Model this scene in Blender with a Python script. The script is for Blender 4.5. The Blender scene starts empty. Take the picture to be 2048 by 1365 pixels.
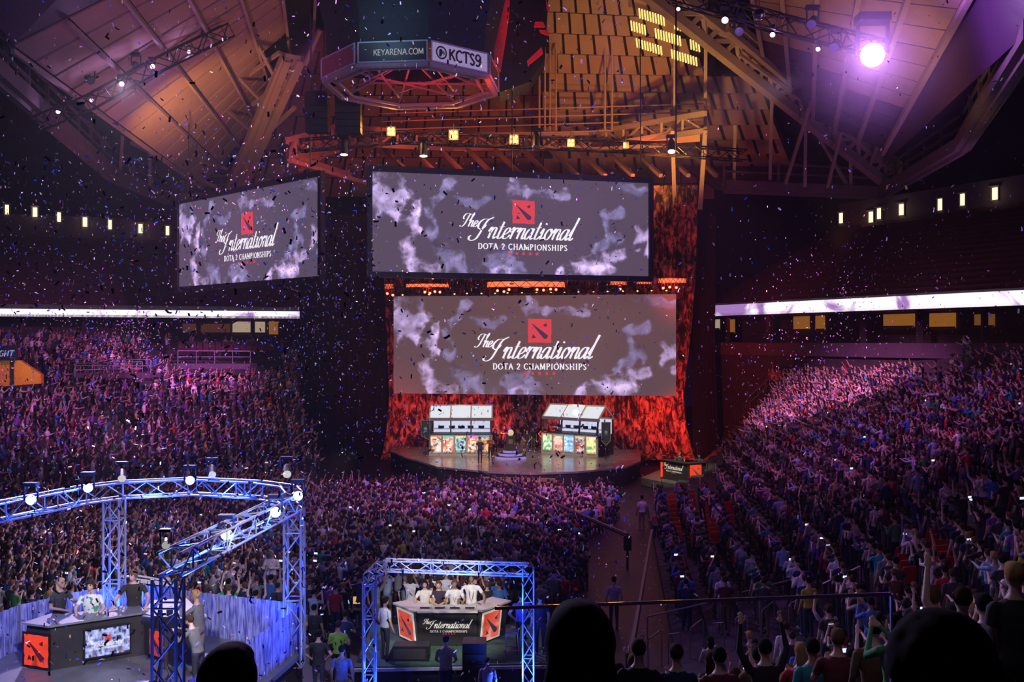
import bpy, bmesh, math, random
import numpy as np
from mathutils import Vector, Matrix, noise
from mathutils.bvhtree import BVHTree
R = random.Random(7)
C = bpy.context.scene.collection
sc = bpy.context.scene
PI = math.pi
# ------------------------------------------------------------------ camera
EYE = Vector((0, 0, 9.5)); F = 1924.0; CX, CY = 1024.0, 683.0
cd = bpy.data.cameras.new('camera'); cam = bpy.data.objects.new('camera', cd); C.objects.link(cam)
cam.location = EYE; cam.rotation_euler = (PI/2, 0, 0)
cd.sensor_width = 36; cd.lens = 36*F/2048; cd.clip_end = 500; cd.clip_start = 0.1
sc.camera = cam
sc.view_settings.view_transform = 'Standard'; sc.view_settings.look = 'None'
sc.view_settings.exposure = 0.0; sc.view_settings.gamma = 1.0
try: sc.view_settings.use_curve_mapping = False
except Exception: pass
sc.cycles.max_bounces = 4; sc.cycles.diffuse_bounces = 2; sc.cycles.glossy_bounces = 2
sc.cycles.transparent_max_bounces = 12; sc.cycles.transmission_bounces = 2; sc.cycles.volume_bounces = 0
sc.cycles.caustics_reflective = False; sc.cycles.caustics_refractive = False
sc.cycles.sample_clamp_indirect = 4.0; sc.cycles.sample_clamp_direct = 0.0
sc.cycles.use_denoising = True; sc.cycles.use_light_tree = True
def W(px, py, d):
    """the point d metres ahead of the eye that the photograph shows at (px, py)"""
    return Vector(((px-CX)/F*d, d, EYE.z-(py-CY)/F*d))
def FL(px, py, z=0.0):
    """the point at height z that the photograph shows at (px, py)"""
    d = (EYE.z-z)*F/(py-CY); return Vector(((px-CX)/F*d, d, z))
def PX(p):
    return (CX+p[0]/p[1]*F, CY-(p[2]-EYE.z)/p[1]*F)
# ------------------------------------------------------------------ world
wd = bpy.data.worlds.new('arena_dark'); sc.world = wd; wd.use_nodes = True
wd.node_tree.nodes['Background'].inputs[0].default_value = (0.35, 0.10, 0.55, 1)
wd.node_tree.nodes['Background'].inputs[1].default_value = 0.012
# ------------------------------------------------------------------ lights
def spot(loc, tgt, col, power, ang=40, blend=0.6, size=0.25, gobo=None):
    l = bpy.data.lights.new('spot', 'SPOT'); l.color = col; l.energy = power
    l.spot_size = math.radians(ang); l.spot_blend = blend; l.shadow_soft_size = size
    o = bpy.data.objects.new('spot_light', l); C.objects.link(o); o.location = loc
    o.rotation_euler = (Vector(tgt)-Vector(loc)).to_track_quat('-Z', 'Y').to_euler()
    return o
def point(loc, col, power, size=0.1):
    l = bpy.data.lights.new('lamp', 'POINT'); l.color = col; l.energy = power; l.shadow_soft_size = size
    o = bpy.data.objects.new('lamp_light', l); C.objects.link(o); o.location = loc; return o
def area(loc, tgt, col, power, sx, sy):
    l = bpy.data.lights.new('area', 'AREA'); l.color = col; l.energy = power; l.shape = 'RECTANGLE'; l.size = sx; l.size_y = sy
    o = bpy.data.objects.new('area_light', l); C.objects.link(o); o.location = loc
    o.rotation_euler = (Vector(tgt)-Vector(loc)).to_track_quat('-Z', 'Y').to_euler(); return o
PUR = (0.62, 0.18, 1.0); PINK = (1.0, 0.35, 0.95); BLUE = (0.03, 0.10, 1.0); RED = (1.0, 0.05, 0.02)
GOLD = (1.0, 0.50, 0.10); WARM = (1.0, 0.78, 0.45); WHITE = (1.0, 0.97, 0.92); VIOL = (0.30, 0.12, 1.0)
# moving heads over the crowd
spot((-8, 40, 22), (-34, 74, 5), (0.95, 0.20, 0.88), 36000, 44, 0.9, 0.4)        # left stand
spot((-14, 62, 22), (-26, 78, 8), (0.95, 0.24, 0.9), 42000, 34, 0.9, 0.4)
spot((-6, 30, 20), (-16, 50, 1), (0.60, 0.16, 1.0), 5000, 60, 1.0, 0.4)
spot((4, 34, 22), (-2, 52, 0), (0.88, 0.20, 0.95), 17000, 40, 0.9, 0.4)           # floor crowd
spot((10, 40, 22), (3, 56, 0), (0.95, 0.28, 0.95), 9000, 36, 0.9, 0.4)
spot((4, 44, 23), (23, 66, 5), (1.0, 0.28, 0.85), 72000, 30, 1.0, 0.4)           # right stand, bright patch
spot((2, 30, 22), (20, 46, 4), (0.85, 0.20, 0.95), 8000, 50, 1.0, 0.4)
spot((0, 12, 18), (10, 24, 2), (0.55, 0.25, 1.0), 1500, 70, 1.0, 0.4)
spot((0, 7, 17), (9, 15, 4), (0.70, 0.62, 1.0), 700, 60, 1.0, 0.4)
spot((12, 34, 23), (3, 32, 0), (0.45, 0.12, 0.9), 1500, 60, 1.0, 0.4)            # empty floor by the barrier
spot((6, 30, 22), (5, 44, 0), (0.50, 0.12, 1.0), 3500, 34, 1.0, 0.4)  # violet wash added to tint the brownish empty floor
# roof washes
spot((-20, 58, 12), (-23, 68, 28), (0.80, 0.20, 0.42), 3600, 120, 1.0, 0.5)
spot((-20.5, 60, 18), W(395, 215, 68), (1.0, 0.42, 0.05), 6500, 66, 1.0, 0.3)
spot((-14, 40, 16), (-16, 52, 31), (0.8, 0.16, 0.30), 2600, 80, 1.0, 0.5)
spot((10, 62, 18), (12, 82, 34), (1.0, 0.52, 0.08), 15000, 64, 1.0, 0.3)
spot((6, 70, 20), (8, 94, 27), (1.0, 0.24, 0.10), 7000, 100, 1.0, 0.4)
spot((17, 50, 14), (20, 54, 31), (1.0, 0.45, 0.16), 4500, 90, 1.0, 0.4)
spot((26, 60, 12), (28, 70, 27), (0.45, 0.13, 0.5), 2400, 120, 1.0, 0.4)
# stage
spot((-6, 52, 15), (-3.6, 69, 2), WHITE, 4200, 26, 0.6, 0.2)
spot((6, 52, 15), (4.2, 69, 2), WHITE, 4200, 26, 0.6, 0.2)
spot((0, 50, 16), (0, 64, 1.2), (1.0, 0.9, 0.75), 3200, 34, 0.8, 0.3)
spot((8.5, 52, 14), (10.8, 61.8, 1.8), (1.0, 0.92, 0.6), 9000, 20, 0.8, 0.2)
for x, y in ((-8, 73.3), (-4.5, 74.4), (-1, 73.8), (2.5, 73.4), (6, 72.8), (9.5, 72.0), (12, 71.3)):
    spot((x, y, 1.9), (x+0.1, y+2.9, 4.2), RED, 900, 110, 1.0, 0.15)
spot((-11.5, 72, 1), (-10, 77, 4), RED, 1500, 90, 1, 0.2)
spot((12.5, 67, 1.9), (14.0, 73.5, 3), RED, 4200, 90, 1, 0.2)
spot((10, 63, 13), (14.8, 75, 14), RED, 4200, 50, 1, 0.2)
# beams raking the falling confetti
spot(W(242, 176, 54), (-7, 24, 13), (.85, .66, 1.0), 44000, 52, 1, .3)
spot(W(304, 141, 55), (-10, 30, 12), (.22, .22, 1.0), 20000, 58, 1, .3)
spot(W(1745, 112, 42).lerp(Vector((-8, 36, 13)), .14), (-8, 36, 13), (.95, .60, 1.0), 36000, 50, 1, .3)
spot((0, 9, 19), (-7, 34, 15), (.9, .75, 1.0), 8000, 60, 1, .3)  # added fill from the camera side to brighten the confetti
# studio desks
spot((-6.5, 15.5, 8.5), (-9.6, 24, 2.4), (1.0, 0.90, 0.72), 3400, 44, 0.8, 0.15)
spot((-3.0, 18, 7.5), (-8.2, 24, 1.8), (1.0, 0.92, 0.78), 1500, 60, 0.9, 0.15)
spot((-1.6, 20, 7.5), (-2.1, 28.6, 1.4), (1.0, 0.93, 0.80), 4200, 28, 0.7, 0.15)
# ------------------------------------------------------------------ materials
MATS = {}
def mat(name, col=(0.5, 0.5, 0.5), rough=0.6, metal=0.0, emis=None, es=0.0, var=0.15, scale=8.0, sampled=True, bump=0.0):
    if name in MATS: return MATS[name]
    m = bpy.data.materials.new(name); m.use_nodes = True; nt = m.node_tree
    b = nt.nodes['Principled BSDF']; b.inputs['Roughness'].default_value = rough; b.inputs['Metallic'].default_value = metal
    if var > 0:
        tc = nt.nodes.new('ShaderNodeTexCoord'); nz = nt.nodes.new('ShaderNodeTexNoise'); nz.inputs['Scale'].default_value = scale
        nt.links.new(tc.outputs['Object'], nz.inputs['Vector'])
        mr = nt.nodes.new('ShaderNodeMapRange'); mr.inputs[1].default_value = 0.25; mr.inputs[2].default_value = 0.75
        mr.inputs[3].default_value = 1-var; mr.inputs[4].default_value = 1+var
        nt.links.new(nz.outputs['Fac'], mr.inputs[0])
        mx = nt.nodes.new('ShaderNodeVectorMath'); mx.operation = 'SCALE'; mx.inputs[0].default_value = col[:3]
        nt.links.new(mr.outputs[0], mx.inputs['Scale']); nt.links.new(mx.outputs[0], b.inputs['Base Color'])
        if bump > 0:
            bp = nt.nodes.new('ShaderNodeBump'); bp.inputs['Strength'].default_value = bump
            nt.links.new(nz.outputs['Fac'], bp.inputs['Height']); nt.links.new(bp.outputs[0], b.inputs['Normal'])
    else: b.inputs['Base Color'].default_value = (*col[:3], 1)
    if emis:
        b.inputs['Emission Color'].default_value = (*emis, 1); b.inputs['Emission Strength'].default_value = es
        if not sampled: m.cycles.emission_sampling = 'NONE'
    MATS[name] = m; return m
def glow(name, col, s, sampled=True): return mat(name, (0.02, 0.02, 0.02), 0.5, 0, col, s, 0, sampled=sampled)
def attr_mat(name, attr, rough=0.8, metal=0.0):
    m = bpy.data.materials.new(name); m.use_nodes = True; nt = m.node_tree; b = nt.nodes['Principled BSDF']
    a = nt.nodes.new('ShaderNodeAttribute'); a.attribute_name = attr; nt.links.new(a.outputs['Vector'], b.inputs['Base Color'])
    b.inputs['Roughness'].default_value = rough; b.inputs['Metallic'].default_value = metal; MATS[name] = m; return m
def obj_mat(name, rough=0.85, metal=0.0, pattern=False):
    """takes the object's own colour"""
    m = bpy.data.materials.new(name); m.use_nodes = True; nt = m.node_tree; b = nt.nodes['Principled BSDF']
    a = nt.nodes.new('ShaderNodeObjectInfo'); out = a.outputs['Color']
    tc = nt.nodes.new('ShaderNodeTexCoord'); nz = nt.nodes.new('ShaderNodeTexNoise'); nz.inputs['Scale'].default_value = 14
    nt.links.new(tc.outputs['Object'], nz.inputs['Vector'])
    mr = nt.nodes.new('ShaderNodeMapRange'); mr.inputs[1].default_value = 0.3; mr.inputs[2].default_value = 0.7; mr.inputs[3].default_value = 0.85; mr.inputs[4].default_value = 1.12
    nt.links.new(nz.outputs['Fac'], mr.inputs[0])
    mx = nt.nodes.new('ShaderNodeVectorMath'); mx.operation = 'SCALE'
    nt.links.new(out, mx.inputs[0]); nt.links.new(mr.outputs[0], mx.inputs['Scale']); nt.links.new(mx.outputs[0], b.inputs['Base Color'])
    b.inputs['Roughness'].default_value = rough; b.inputs['Metallic'].default_value = metal; MATS[name] = m; return m
def random_mat(name, cols, rough=0.8):
    m = bpy.data.materials.new(name); m.use_nodes = True; nt = m.node_tree; b = nt.nodes['Principled BSDF']
    a = nt.nodes.new('ShaderNodeObjectInfo'); cr = nt.nodes.new('ShaderNodeValToRGB'); cr.color_ramp.interpolation = 'CONSTANT'
    while len(cr.color_ramp.elements) < len(cols): cr.color_ramp.elements.new(0.5)
    for i, c in enumerate(cols): cr.color_ramp.elements[i].position = i/len(cols); cr.color_ramp.elements[i].color = (*c, 1)
    nt.links.new(a.outputs['Random'], cr.inputs[0]); nt.links.new(cr.outputs[0], b.inputs['Base Color'])
    b.inputs['Roughness'].default_value = rough; MATS[name] = m; return m
# ------------------------------------------------------------------ mesh building
class MB:
    def __init__(s): s.v = []; s.f = []; s.m = []
    def add(s, vs, fs, mi=0):
        n = len(s.v); s.v.extend([tuple(v) for v in vs]); s.f.extend([tuple(i+n for i in f) for f in fs]); s.m.extend([mi]*len(fs))
    def box(s, c, size, M=None, mi=0):
        hx, hy, hz = size[0]/2, size[1]/2, size[2]/2; c = Vector(c)
        vs = [Vector((x*hx, y*hy, z*hz)) for x in (-1, 1) for y in (-1, 1) for z in (-1, 1)]
        if M is not None: vs = [M @ v for v in vs]
        s.add([v+c for v in vs], [(0, 1, 3, 2), (4, 6, 7, 5), (0, 4, 5, 1), (2, 3, 7, 6), (0, 2, 6, 4), (1, 5, 7, 3)], mi)
    def beam(s, a, b, w, h=None, up=(0, 0, 1), mi=0):
        a = Vector(a); b = Vector(b); h = h or w; d = b-a; L = d.length
        if L < 1e-6: return
        z = d/L; u = Vector(up)
        if abs(z.dot(u)) > 0.99: u = Vector((0, 1, 0))
        x = u.cross(z).normalized(); y = z.cross(x)
        s.box((a+b)/2, (w, h, L), Matrix((x, y, z)).transposed(), mi)
    def tube(s, a, b, r, n=6, r1=None, mi=0, caps=True):
        a = Vector(a); b = Vector(b); d = b-a
        if d.length < 1e-6: return
        z = d.normalized(); u = Vector((0, 0, 1)) if abs(z.z) < 0.95 else Vector((0, 1, 0)); x = u.cross(z).normalized(); y = z.cross(x)
        r1 = r if r1 is None else r1; vs = []
        for p, q in ((a, r), (b, r1)):
            for i in range(n): t = 2*PI*i/n; vs.append(p+x*(q*math.cos(t))+y*(q*math.sin(t)))
        fs = [(i, (i+1) % n, n+(i+1) % n, n+i) for i in range(n)]
        if caps: fs += [tuple(range(n-1, -1, -1)), tuple(range(n, 2*n))]
        s.add(vs, fs, mi)
    def path(s, pts, r, n=6, mi=0):
        pts = [Vector(p) for p in pts]; N = len(pts); vs = []
        for k, p in enumerate(pts):
            d = (pts[min(k+1, N-1)]-pts[max(k-1, 0)]).normalized()
            u = Vector((0, 0, 1)) if abs(d.z) < 0.95 else Vector((0, 1, 0)); x = u.cross(d).normalized(); y = d.cross(x)
            for i in range(n): t = 2*PI*i/n; vs.append(p+x*(r*math.cos(t))+y*(r*math.sin(t)))
        fs = [(k*n+i, k*n+(i+1) % n, (k+1)*n+(i+1) % n, (k+1)*n+i) for k in range(N-1) for i in range(n)]
        fs += [tuple(range(n-1, -1, -1)), tuple(range((N-1)*n, N*n))]; s.add(vs, fs, mi)
    def ell(s, c, r, n=10, m=6, M=None, mi=0):
        c = Vector(c); vs = []
        for j in range(1, m):
            a = PI*j/m
            for i in range(n): t = 2*PI*i/n; vs.append(Vector((r[0]*math.sin(a)*math.cos(t), r[1]*math.sin(a)*math.sin(t), r[2]*math.cos(a))))
        vs += [Vector((0, 0, r[2])), Vector((0, 0, -r[2]))]; T = len(vs)-2; B = T+1
        fs = [(j*n+i, (j+1)*n+i, (j+1)*n+(i+1) % n, j*n+(i+1) % n) for j in range(m-2) for i in range(n)]
        fs += [(T, i, (i+1) % n) for i in range(n)] + [(B, (m-2)*n+(i+1) % n, (m-2)*n+i) for i in range(n)]
        if M is not None: vs = [M @ v for v in vs]
        s.add([v+c for v in vs], fs, mi)
    def rings(s, rs, n=10, mi=0):
        """rs: list of (centre, rx, ry) horizontal rings"""
        vs = []
        for c, rx, ry in rs:
            for i in range(n): t = 2*PI*i/n; vs.append((c[0]+rx*math.cos(t), c[1]+ry*math.sin(t), c[2]))
        fs = [(k*n+i, k*n+(i+1) % n, (k+1)*n+(i+1) % n, (k+1)*n+i) for k in range(len(rs)-1) for i in range(n)]
        fs += [tuple(range(n-1, -1, -1)), tuple(range((len(rs)-1)*n, len(rs)*n))]; s.add(vs, fs, mi)
    def prism(s, poly, off, mi=0):
        """poly: 3-D outline; off: extrusion vector"""
        n = len(poly); off = Vector(off); a = [Vector(p) for p in poly]
        s.add(a+[p+off for p in a], [tuple(range(n-1, -1, -1)), tuple(range(n, 2*n))]+[(i, (i+1) % n, n+(i+1) % n, n+i) for i in range(n)], mi)
    def build(s, name, mats, parent=None, smooth=False, fix=True):
        me = bpy.data.meshes.new(name); me.from_pydata(s.v, [], s.f)
        for m in (mats if isinstance(mats, (list, tuple)) else [mats]): me.materials.append(m)
        me.polygons.foreach_set('material_index', s.m)
        if smooth: me.polygons.foreach_set('use_smooth', [True]*len(s.f))
        if fix:
            bm = bmesh.new(); bm.from_mesh(me); bmesh.ops.recalc_face_normals(bm, faces=bm.faces); bm.to_mesh(me); bm.free()
        me.update(); o = bpy.data.objects.new(name, me); C.objects.link(o)
        if parent: o.parent = parent; o.matrix_parent_inverse = parent.matrix_world.inverted() if False else Matrix.Identity(4)
        return o
def tag(o, label=None, cat=None, group=None, kind=None):
    if label: o['label'] = label
    if cat: o['category'] = cat
    if group: o['group'] = group
    if kind: o['kind'] = kind
    return o
def empty(name, label=None, cat=None, loc=(0, 0, 0), rz=0.0, group=None, kind=None):
    o = bpy.data.objects.new(name, None); C.objects.link(o); o.location = loc; o.rotation_euler = (0, 0, rz); o.empty_display_size = 0.2
    return tag(o, label, cat, group, kind)
def rel(o, p):
    """world point to the frame of an unrotated Empty"""
    return Vector(p)-o.location
def copy_tree(o, parent=None):
    c = o.copy(); C.objects.link(c)
    if parent: c.parent = parent
    for ch in list(o.children): copy_tree(ch, c)
    return c
# ------------------------------------------------------------------ lettering drawn as pen strokes
def crom(pts, k=7):
    P = [Vector((*p, 0)) for p in pts]; P = [P[0]*2-P[1]]+P+[P[-1]*2-P[-2]]; out = []
    for i in range(1, len(P)-2):
        for j in range(k):
            t = j/k; a, b, c, d = P[i-1:i+3]
            out.append(0.5*((2*b)+(c-a)*t+(2*a-5*b+4*c-d)*t*t+(3*b-a-3*c+d)*t**3))
    out.append(P[-2]); return out
def pen(mb, pts, to3, thin, thick, curve=True, mi=0, off=0.0):
    P = crom(pts) if curve and len(pts) > 2 else [Vector((*p, 0)) for p in pts]
    L = []; 
    for i, p in enumerate(P):
        d = (P[min(i+1, len(P)-1)]-P[max(i-1, 0)])
        if d.length < 1e-7: d = Vector((1, 0, 0))
        d.normalize(); n = Vector((-d.y, d.x, 0)); w = thin+(thick-thin)*abs(d.y)**1.5
        L.append((p+n*w/2, p-n*w/2))
    vs = []
    for a, b in L: vs += [to3(a.x, a.y, off), to3(b.x, b.y, off)]
    mb.add(vs, [(2*i, 2*i+1, 2*i+3, 2*i+2) for i in range(len(L)-1)], mi)
GL = {
 'n': (0.92, [[(0, .62), (.12, .98), (.22, .9), (.22, 0)], [(.22, .5), (.4, .95), (.58, .97), (.64, .75), (.64, .2), (.72, 0), (.92, .2)]]),
 'h': (0.92, [[(-.02, .9), (.2, 1.5), (.32, 1.95), (.2, 1.98), (.16, 1.5), (.16, 0)], [(.18, .5), (.38, .95), (.56, .97), (.6, .75), (.6, .2), (.7, 0), (.9, .2)]]),
 't': (0.62, [[(.22, 1.55), (.2, .2), (.32, 0), (.5, .08), (.64, .3)], [(-.02, 1.05), (.46, 1.1)]]),
 'e': (0.68, [[(0, .3), (.35, .5), (.5, .78), (.36, 1), (.14, .85), (.06, .4), (.16, .05), (.34, 0), (.52, .12), (.68, .35)]]),
 'r': (0.66, [[(0, .6), (.14, 1.02), (.22, .9), (.2, 0)], [(.2, .5), (.36, .92), (.5, 1.02), (.6, .9)]]),
 'a': (0.88, [[(.58, .82), (.42, 1), (.18, .88), (.04, .45), (.12, .05), (.3, .02), (.5, .35), (.6, .95)], [(.62, 1), (.6, .2), (.7, 0), (.88, .22)]]),
 'i': (0.5, [[(0, .55), (.16, 1), (.17, .2), (.27, 0), (.48, .22)], [(.2, 1.38), (.2, 1.52)]]),
 'o': (0.72, [[(.4, .98), (.16, .9), (.04, .45), (.18, .03), (.42, .05), (.58, .5), (.48, .92), (.36, .98), (.5, .75), (.74, .8)]]),
 'l': (0.55, [[(0, .4), (.2, 1.2), (.3, 2.1)], [(.26, 2.1), (.18, .25), (.28, 0), (.5, .2)]]),
 'T': (0.75, [[(-.55, .15), (-.42, 0), (-.15, .02), (.1, .4), (.22, 1.1), (.36, 2.0)], [(-.3, 1.15), (-.5, 1.5), (-.3, 2.0), (.15, 2.08), (.6, 1.95), (.95, 2.0), (1.0, 2.18), (.8, 2.22)]]),
 'I': (0.95, [[(-.95, .15), (-1.15, -.05), (-1.05, -.4), (-.6, -.55), (-.1, -.25), (.15, .6), (.3, 1.5), (.55, 2.3), (1.2, 2.75)], [(.0, 1.0), (-.45, 1.3), (-.5, 1.9), (-.1, 2.4), (.5, 2.45), (.95, 2.5)], [(.05, 1.0), (.4, 1.35), (.5, 1.7)]]),
}
def script(mb, text, x, y, size, to3, weight=1.0, shear=0.42, mi=0, off=0.0):
    cx = x
    for k, ch in enumerate(text):
        adv, st = GL[ch]
        for s_ in st:
            pen(mb, [(cx+(px+shear*py)*size, y+py*size) for px, py in s_], to3, 0.07*size*weight, 0.30*size*weight, mi=mi, off=off+0.0006*(k % 3))
        cx += adv*size*0.93
    return cx
CAPS = {
 'D': (.8, [[(.15, 0), (.15, 1)], [(.15, 1), (.5, .95), (.7, .5), (.5, .05), (.15, 0)]]),
 'O': (.9, [[(.45, 1), (.12, .75), (.12, .25), (.45, 0), (.78, .25), (.78, .75), (.45, 1)]]),
 'T': (.75, [[(.37, 0), (.37, 1)], [(.05, 1), (.7, 1)], [(.05, .85), (.05, 1)], [(.7, .85), (.7, 1)]]),
 'A': (.8, [[(.08, 0), (.4, 1)], [(.4, 1), (.72, 0)], [(.2, .35), (.6, .35)]]),
 '2': (.7, [[(.1, .75), (.3, 1), (.55, .8), (.4, .4), (.08, .03)], [(.08, .03), (.62, .03)]]),
 'C': (.8, [[(.72, .85), (.45, 1), (.14, .75), (.14, .25), (.45, 0), (.72, .15)]]),
 'H': (.88, [[(.15, 0), (.15, 1)], [(.7, 0), (.7, 1)], [(.15, .5), (.7, .5)]]),
 'M': (1.0, [[(.12, 0), (.15, 1)], [(.15, 1), (.5, .1)], [(.5, .1), (.82, 1)], [(.82, 1), (.86, 0)]]),
 'P': (.68, [[(.15, 0), (.15, 1)], [(.15, 1), (.5, .95), (.55, .7), (.4, .5), (.15, .48)]]),
 'I': (.4, [[(.2, 0), (.2, 1)]]),
 'N': (.88, [[(.14, 0), (.14, 1)], [(.14, 1), (.7, 0)], [(.7, 0), (.7, 1)]]),
 'S': (.62, [[(.5, .85), (.3, 1), (.1, .8), (.3, .52), (.52, .25), (.3, 0), (.08, .15)]]),
 'L': (.66, [[(.15, 0), (.15, 1)], [(.15, .02), (.58, .02)]]),
 'G': (.82, [[(.72, .85), (.45, 1), (.14, .75), (.14, .25), (.45, 0), (.7, .12), (.7, .45)], [(.5, .45), (.75, .45)]]),
 'K': (.75, [[(.15, 0), (.15, 1)], [(.65, 1), (.17, .45)], [(.3, .6), (.7, 0)]]),
 'E': (.65, [[(.15, 0), (.15, 1)], [(.15, .98), (.58, .98)], [(.15, .5), (.5, .5)], [(.15, .02), (.58, .02)]]),
 'Y': (.72, [[(.06, 1), (.36, .5)], [(.66, 1), (.36, .5)], [(.36, .5), (.36, 0)]]),
 'R': (.75, [[(.15, 0), (.15, 1)], [(.15, 1), (.5, .95), (.55, .72), (.4, .5), (.15, .5)], [(.35, .5), (.68, 0)]]),
 '.': (.3, [[(.12, 0), (.12, .12)]]), ' ': (.35, []),
 '9': (.7, [[(.58, .7), (.35, .45), (.1, .65), (.18, .95), (.42, 1), (.6, .75), (.52, .2), (.28, 0), (.1, .1)]]),
}
def caps(mb, text, x, y, h, to3, thin=0.09, thick=0.17, gap=0.1, serif=True, mi=0, off=0.0):
    cx = x
    for ch in text:
        adv, st = CAPS[ch]
        for s_ in st:
            pen(mb, [(cx+px*h, y+py*h) for px, py in s_], to3, thin*h, thick*h, curve=len(s_) > 2, mi=mi, off=off)
            if serif and len(s_) == 2 and abs(s_[0][1]-s_[1][1]) > .8:
                for px, py in s_:
                    pen(mb, [(cx+(px-.13)*h, y+py*h), (cx+(px+.13)*h, y+py*h)], to3, thin*h*.8, thin*h, False, mi, off+0.0004)
        cx += (adv+gap)*h
    return cx-x
def caps_w(text, h, gap=0.1): return sum(CAPS[c][0]+gap for c in text)*h
def star(mb, x, y, r, to3, mi=0, off=0.0):
    P = [to3(x+(r if i % 2 == 0 else r*.42)*math.sin(PI*i/5), y+(r if i % 2 == 0 else r*.42)*math.cos(PI*i/5), off) for i in range(10)]
    mb.add(P+[to3(x, y, off)], [(i, (i+1) % 10, 10) for i in range(10)], mi)
def emblem(mb, x, y, s, to3, mi_red=0, mi_dark=1, off=0.0, th=0.0):
    """square seal with ragged edges, a diagonal bar and two corner chips"""
    rr = random.Random(3); pts = []
    for (ax, ay), (bx, by) in (((0, 0), (1, 0)), ((1, 0), (1, 1)), ((1, 1), (0, 1)), ((0, 1), (0, 0))):
        for k in range(7):
            t = k/7; j = rr.uniform(-.018, .018); pts.append((ax+(bx-ax)*t+(j if ax == bx else 0), ay+(by-ay)*t+(j if ay == by else 0)))
    n = len(pts)
    mb.add([to3(x+p[0]*s, y+p[1]*s, off) for p in pts]+[to3(x+.5*s, y+.5*s, off)], [(i, (i+1) % n, n) for i in range(n)], mi_red)
    bar = [(.15, .80), (.22, .74), (.84, .28), (.80, .18), (.70, .13), (.62, .17), (.18, .66)]
    bar = [(.14, .82), (.20, .80), (.86, .30), (.82, .17), (.68, .16)]
    chip1 = [(.15, .18), (.34, .20), (.30, .27), (.21, .36)]; chip2 = [(.63, .74), (.72, .68), (.80, .68), (.80, .84)]
    for q in (bar, chip1, chip2):
        P = [to3(x+a*s, y+b*s, off+0.004+th) for a, b in q]
        mb.add(P, [tuple(range(len(P)))], mi_dark)
def title_block(o, cx, W_, to3, mats, parts=('lettering', 'emblem')):
    """the event title centred on cx (width units = W_ of the script line); mats = white, red, dark"""
    pass
# ------------------------------------------------------------------ people: one figure, many poses
# tags: 0 skin 1 shirt 2 trousers 3 shoe 4 hair 5 dark (eyes) 6 lips
DOWN = ((0.25, 0.02, 1.12), (0.27, 0.12, 0.86))
POSES = {
 'standing with arms at the sides': (((.25, -.02, 1.13), (.26, .08, .87)), ((-.25, -.02, 1.13), (-.26, .08, .87))),
 'clapping': (((.26, .08, 1.15), (.05, .36, 1.27)), ((-.26, .08, 1.15), (-.05, .36, 1.27))),
 'clapping high': (((.24, .18, 1.27), (.06, .40, 1.50)), ((-.24, .18, 1.27), (-.06, .40, 1.50))),
 'raising both arms': (((.30, .06, 1.62), (.26, .12, 1.90)), ((-.30, .06, 1.62), (-.26, .12, 1.90))),
 'holding up a phone': (((.25, .20, 1.28), (.09, .36, 1.55)), ((-.24, .20, 1.28), (-.07, .36, 1.55))),
 'raising one arm': (((.25, -.02, 1.13), (.26, .10, .88)), ((-.28, .16, 1.58), (-.22, .30, 1.86))),
 'reaching forward': (((.24, .24, 1.34), (.14, .50, 1.40)), ((-.24, .24, 1.34), (-.14, .50, 1.40))),
 'hands on hips': (((.36, -.08, 1.17), (.19, .06, .98)), ((-.36, -.08, 1.17), (-.19, .06, .98))),
 'arms folded': (((.27, .06, 1.15), (-.02, .24, 1.16)), ((-.27, .06, 1.15), (.02, .25, 1.20))),
 'pointing forward': (((.25, -.02, 1.13), (.24, .14, .90)), ((-.24, .26, 1.36), (-.20, .54, 1.38))),
 'leaning on the desk': (((.30, .10, 1.15), (.20, .34, 1.02)), ((-.30, .10, 1.15), (-.20, .34, 1.02))),
 'shooting with a camera': (((.30, .16, 1.26), (.12, .26, 1.52)), ((-.28, .22, 1.22), (-.08, .34, 1.48))),
}
def rotz(p, a): c, s = math.cos(a), math.sin(a); return Vector((p[0]*c-p[1]*s, p[0]*s+p[1]*c, p[2]))
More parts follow.
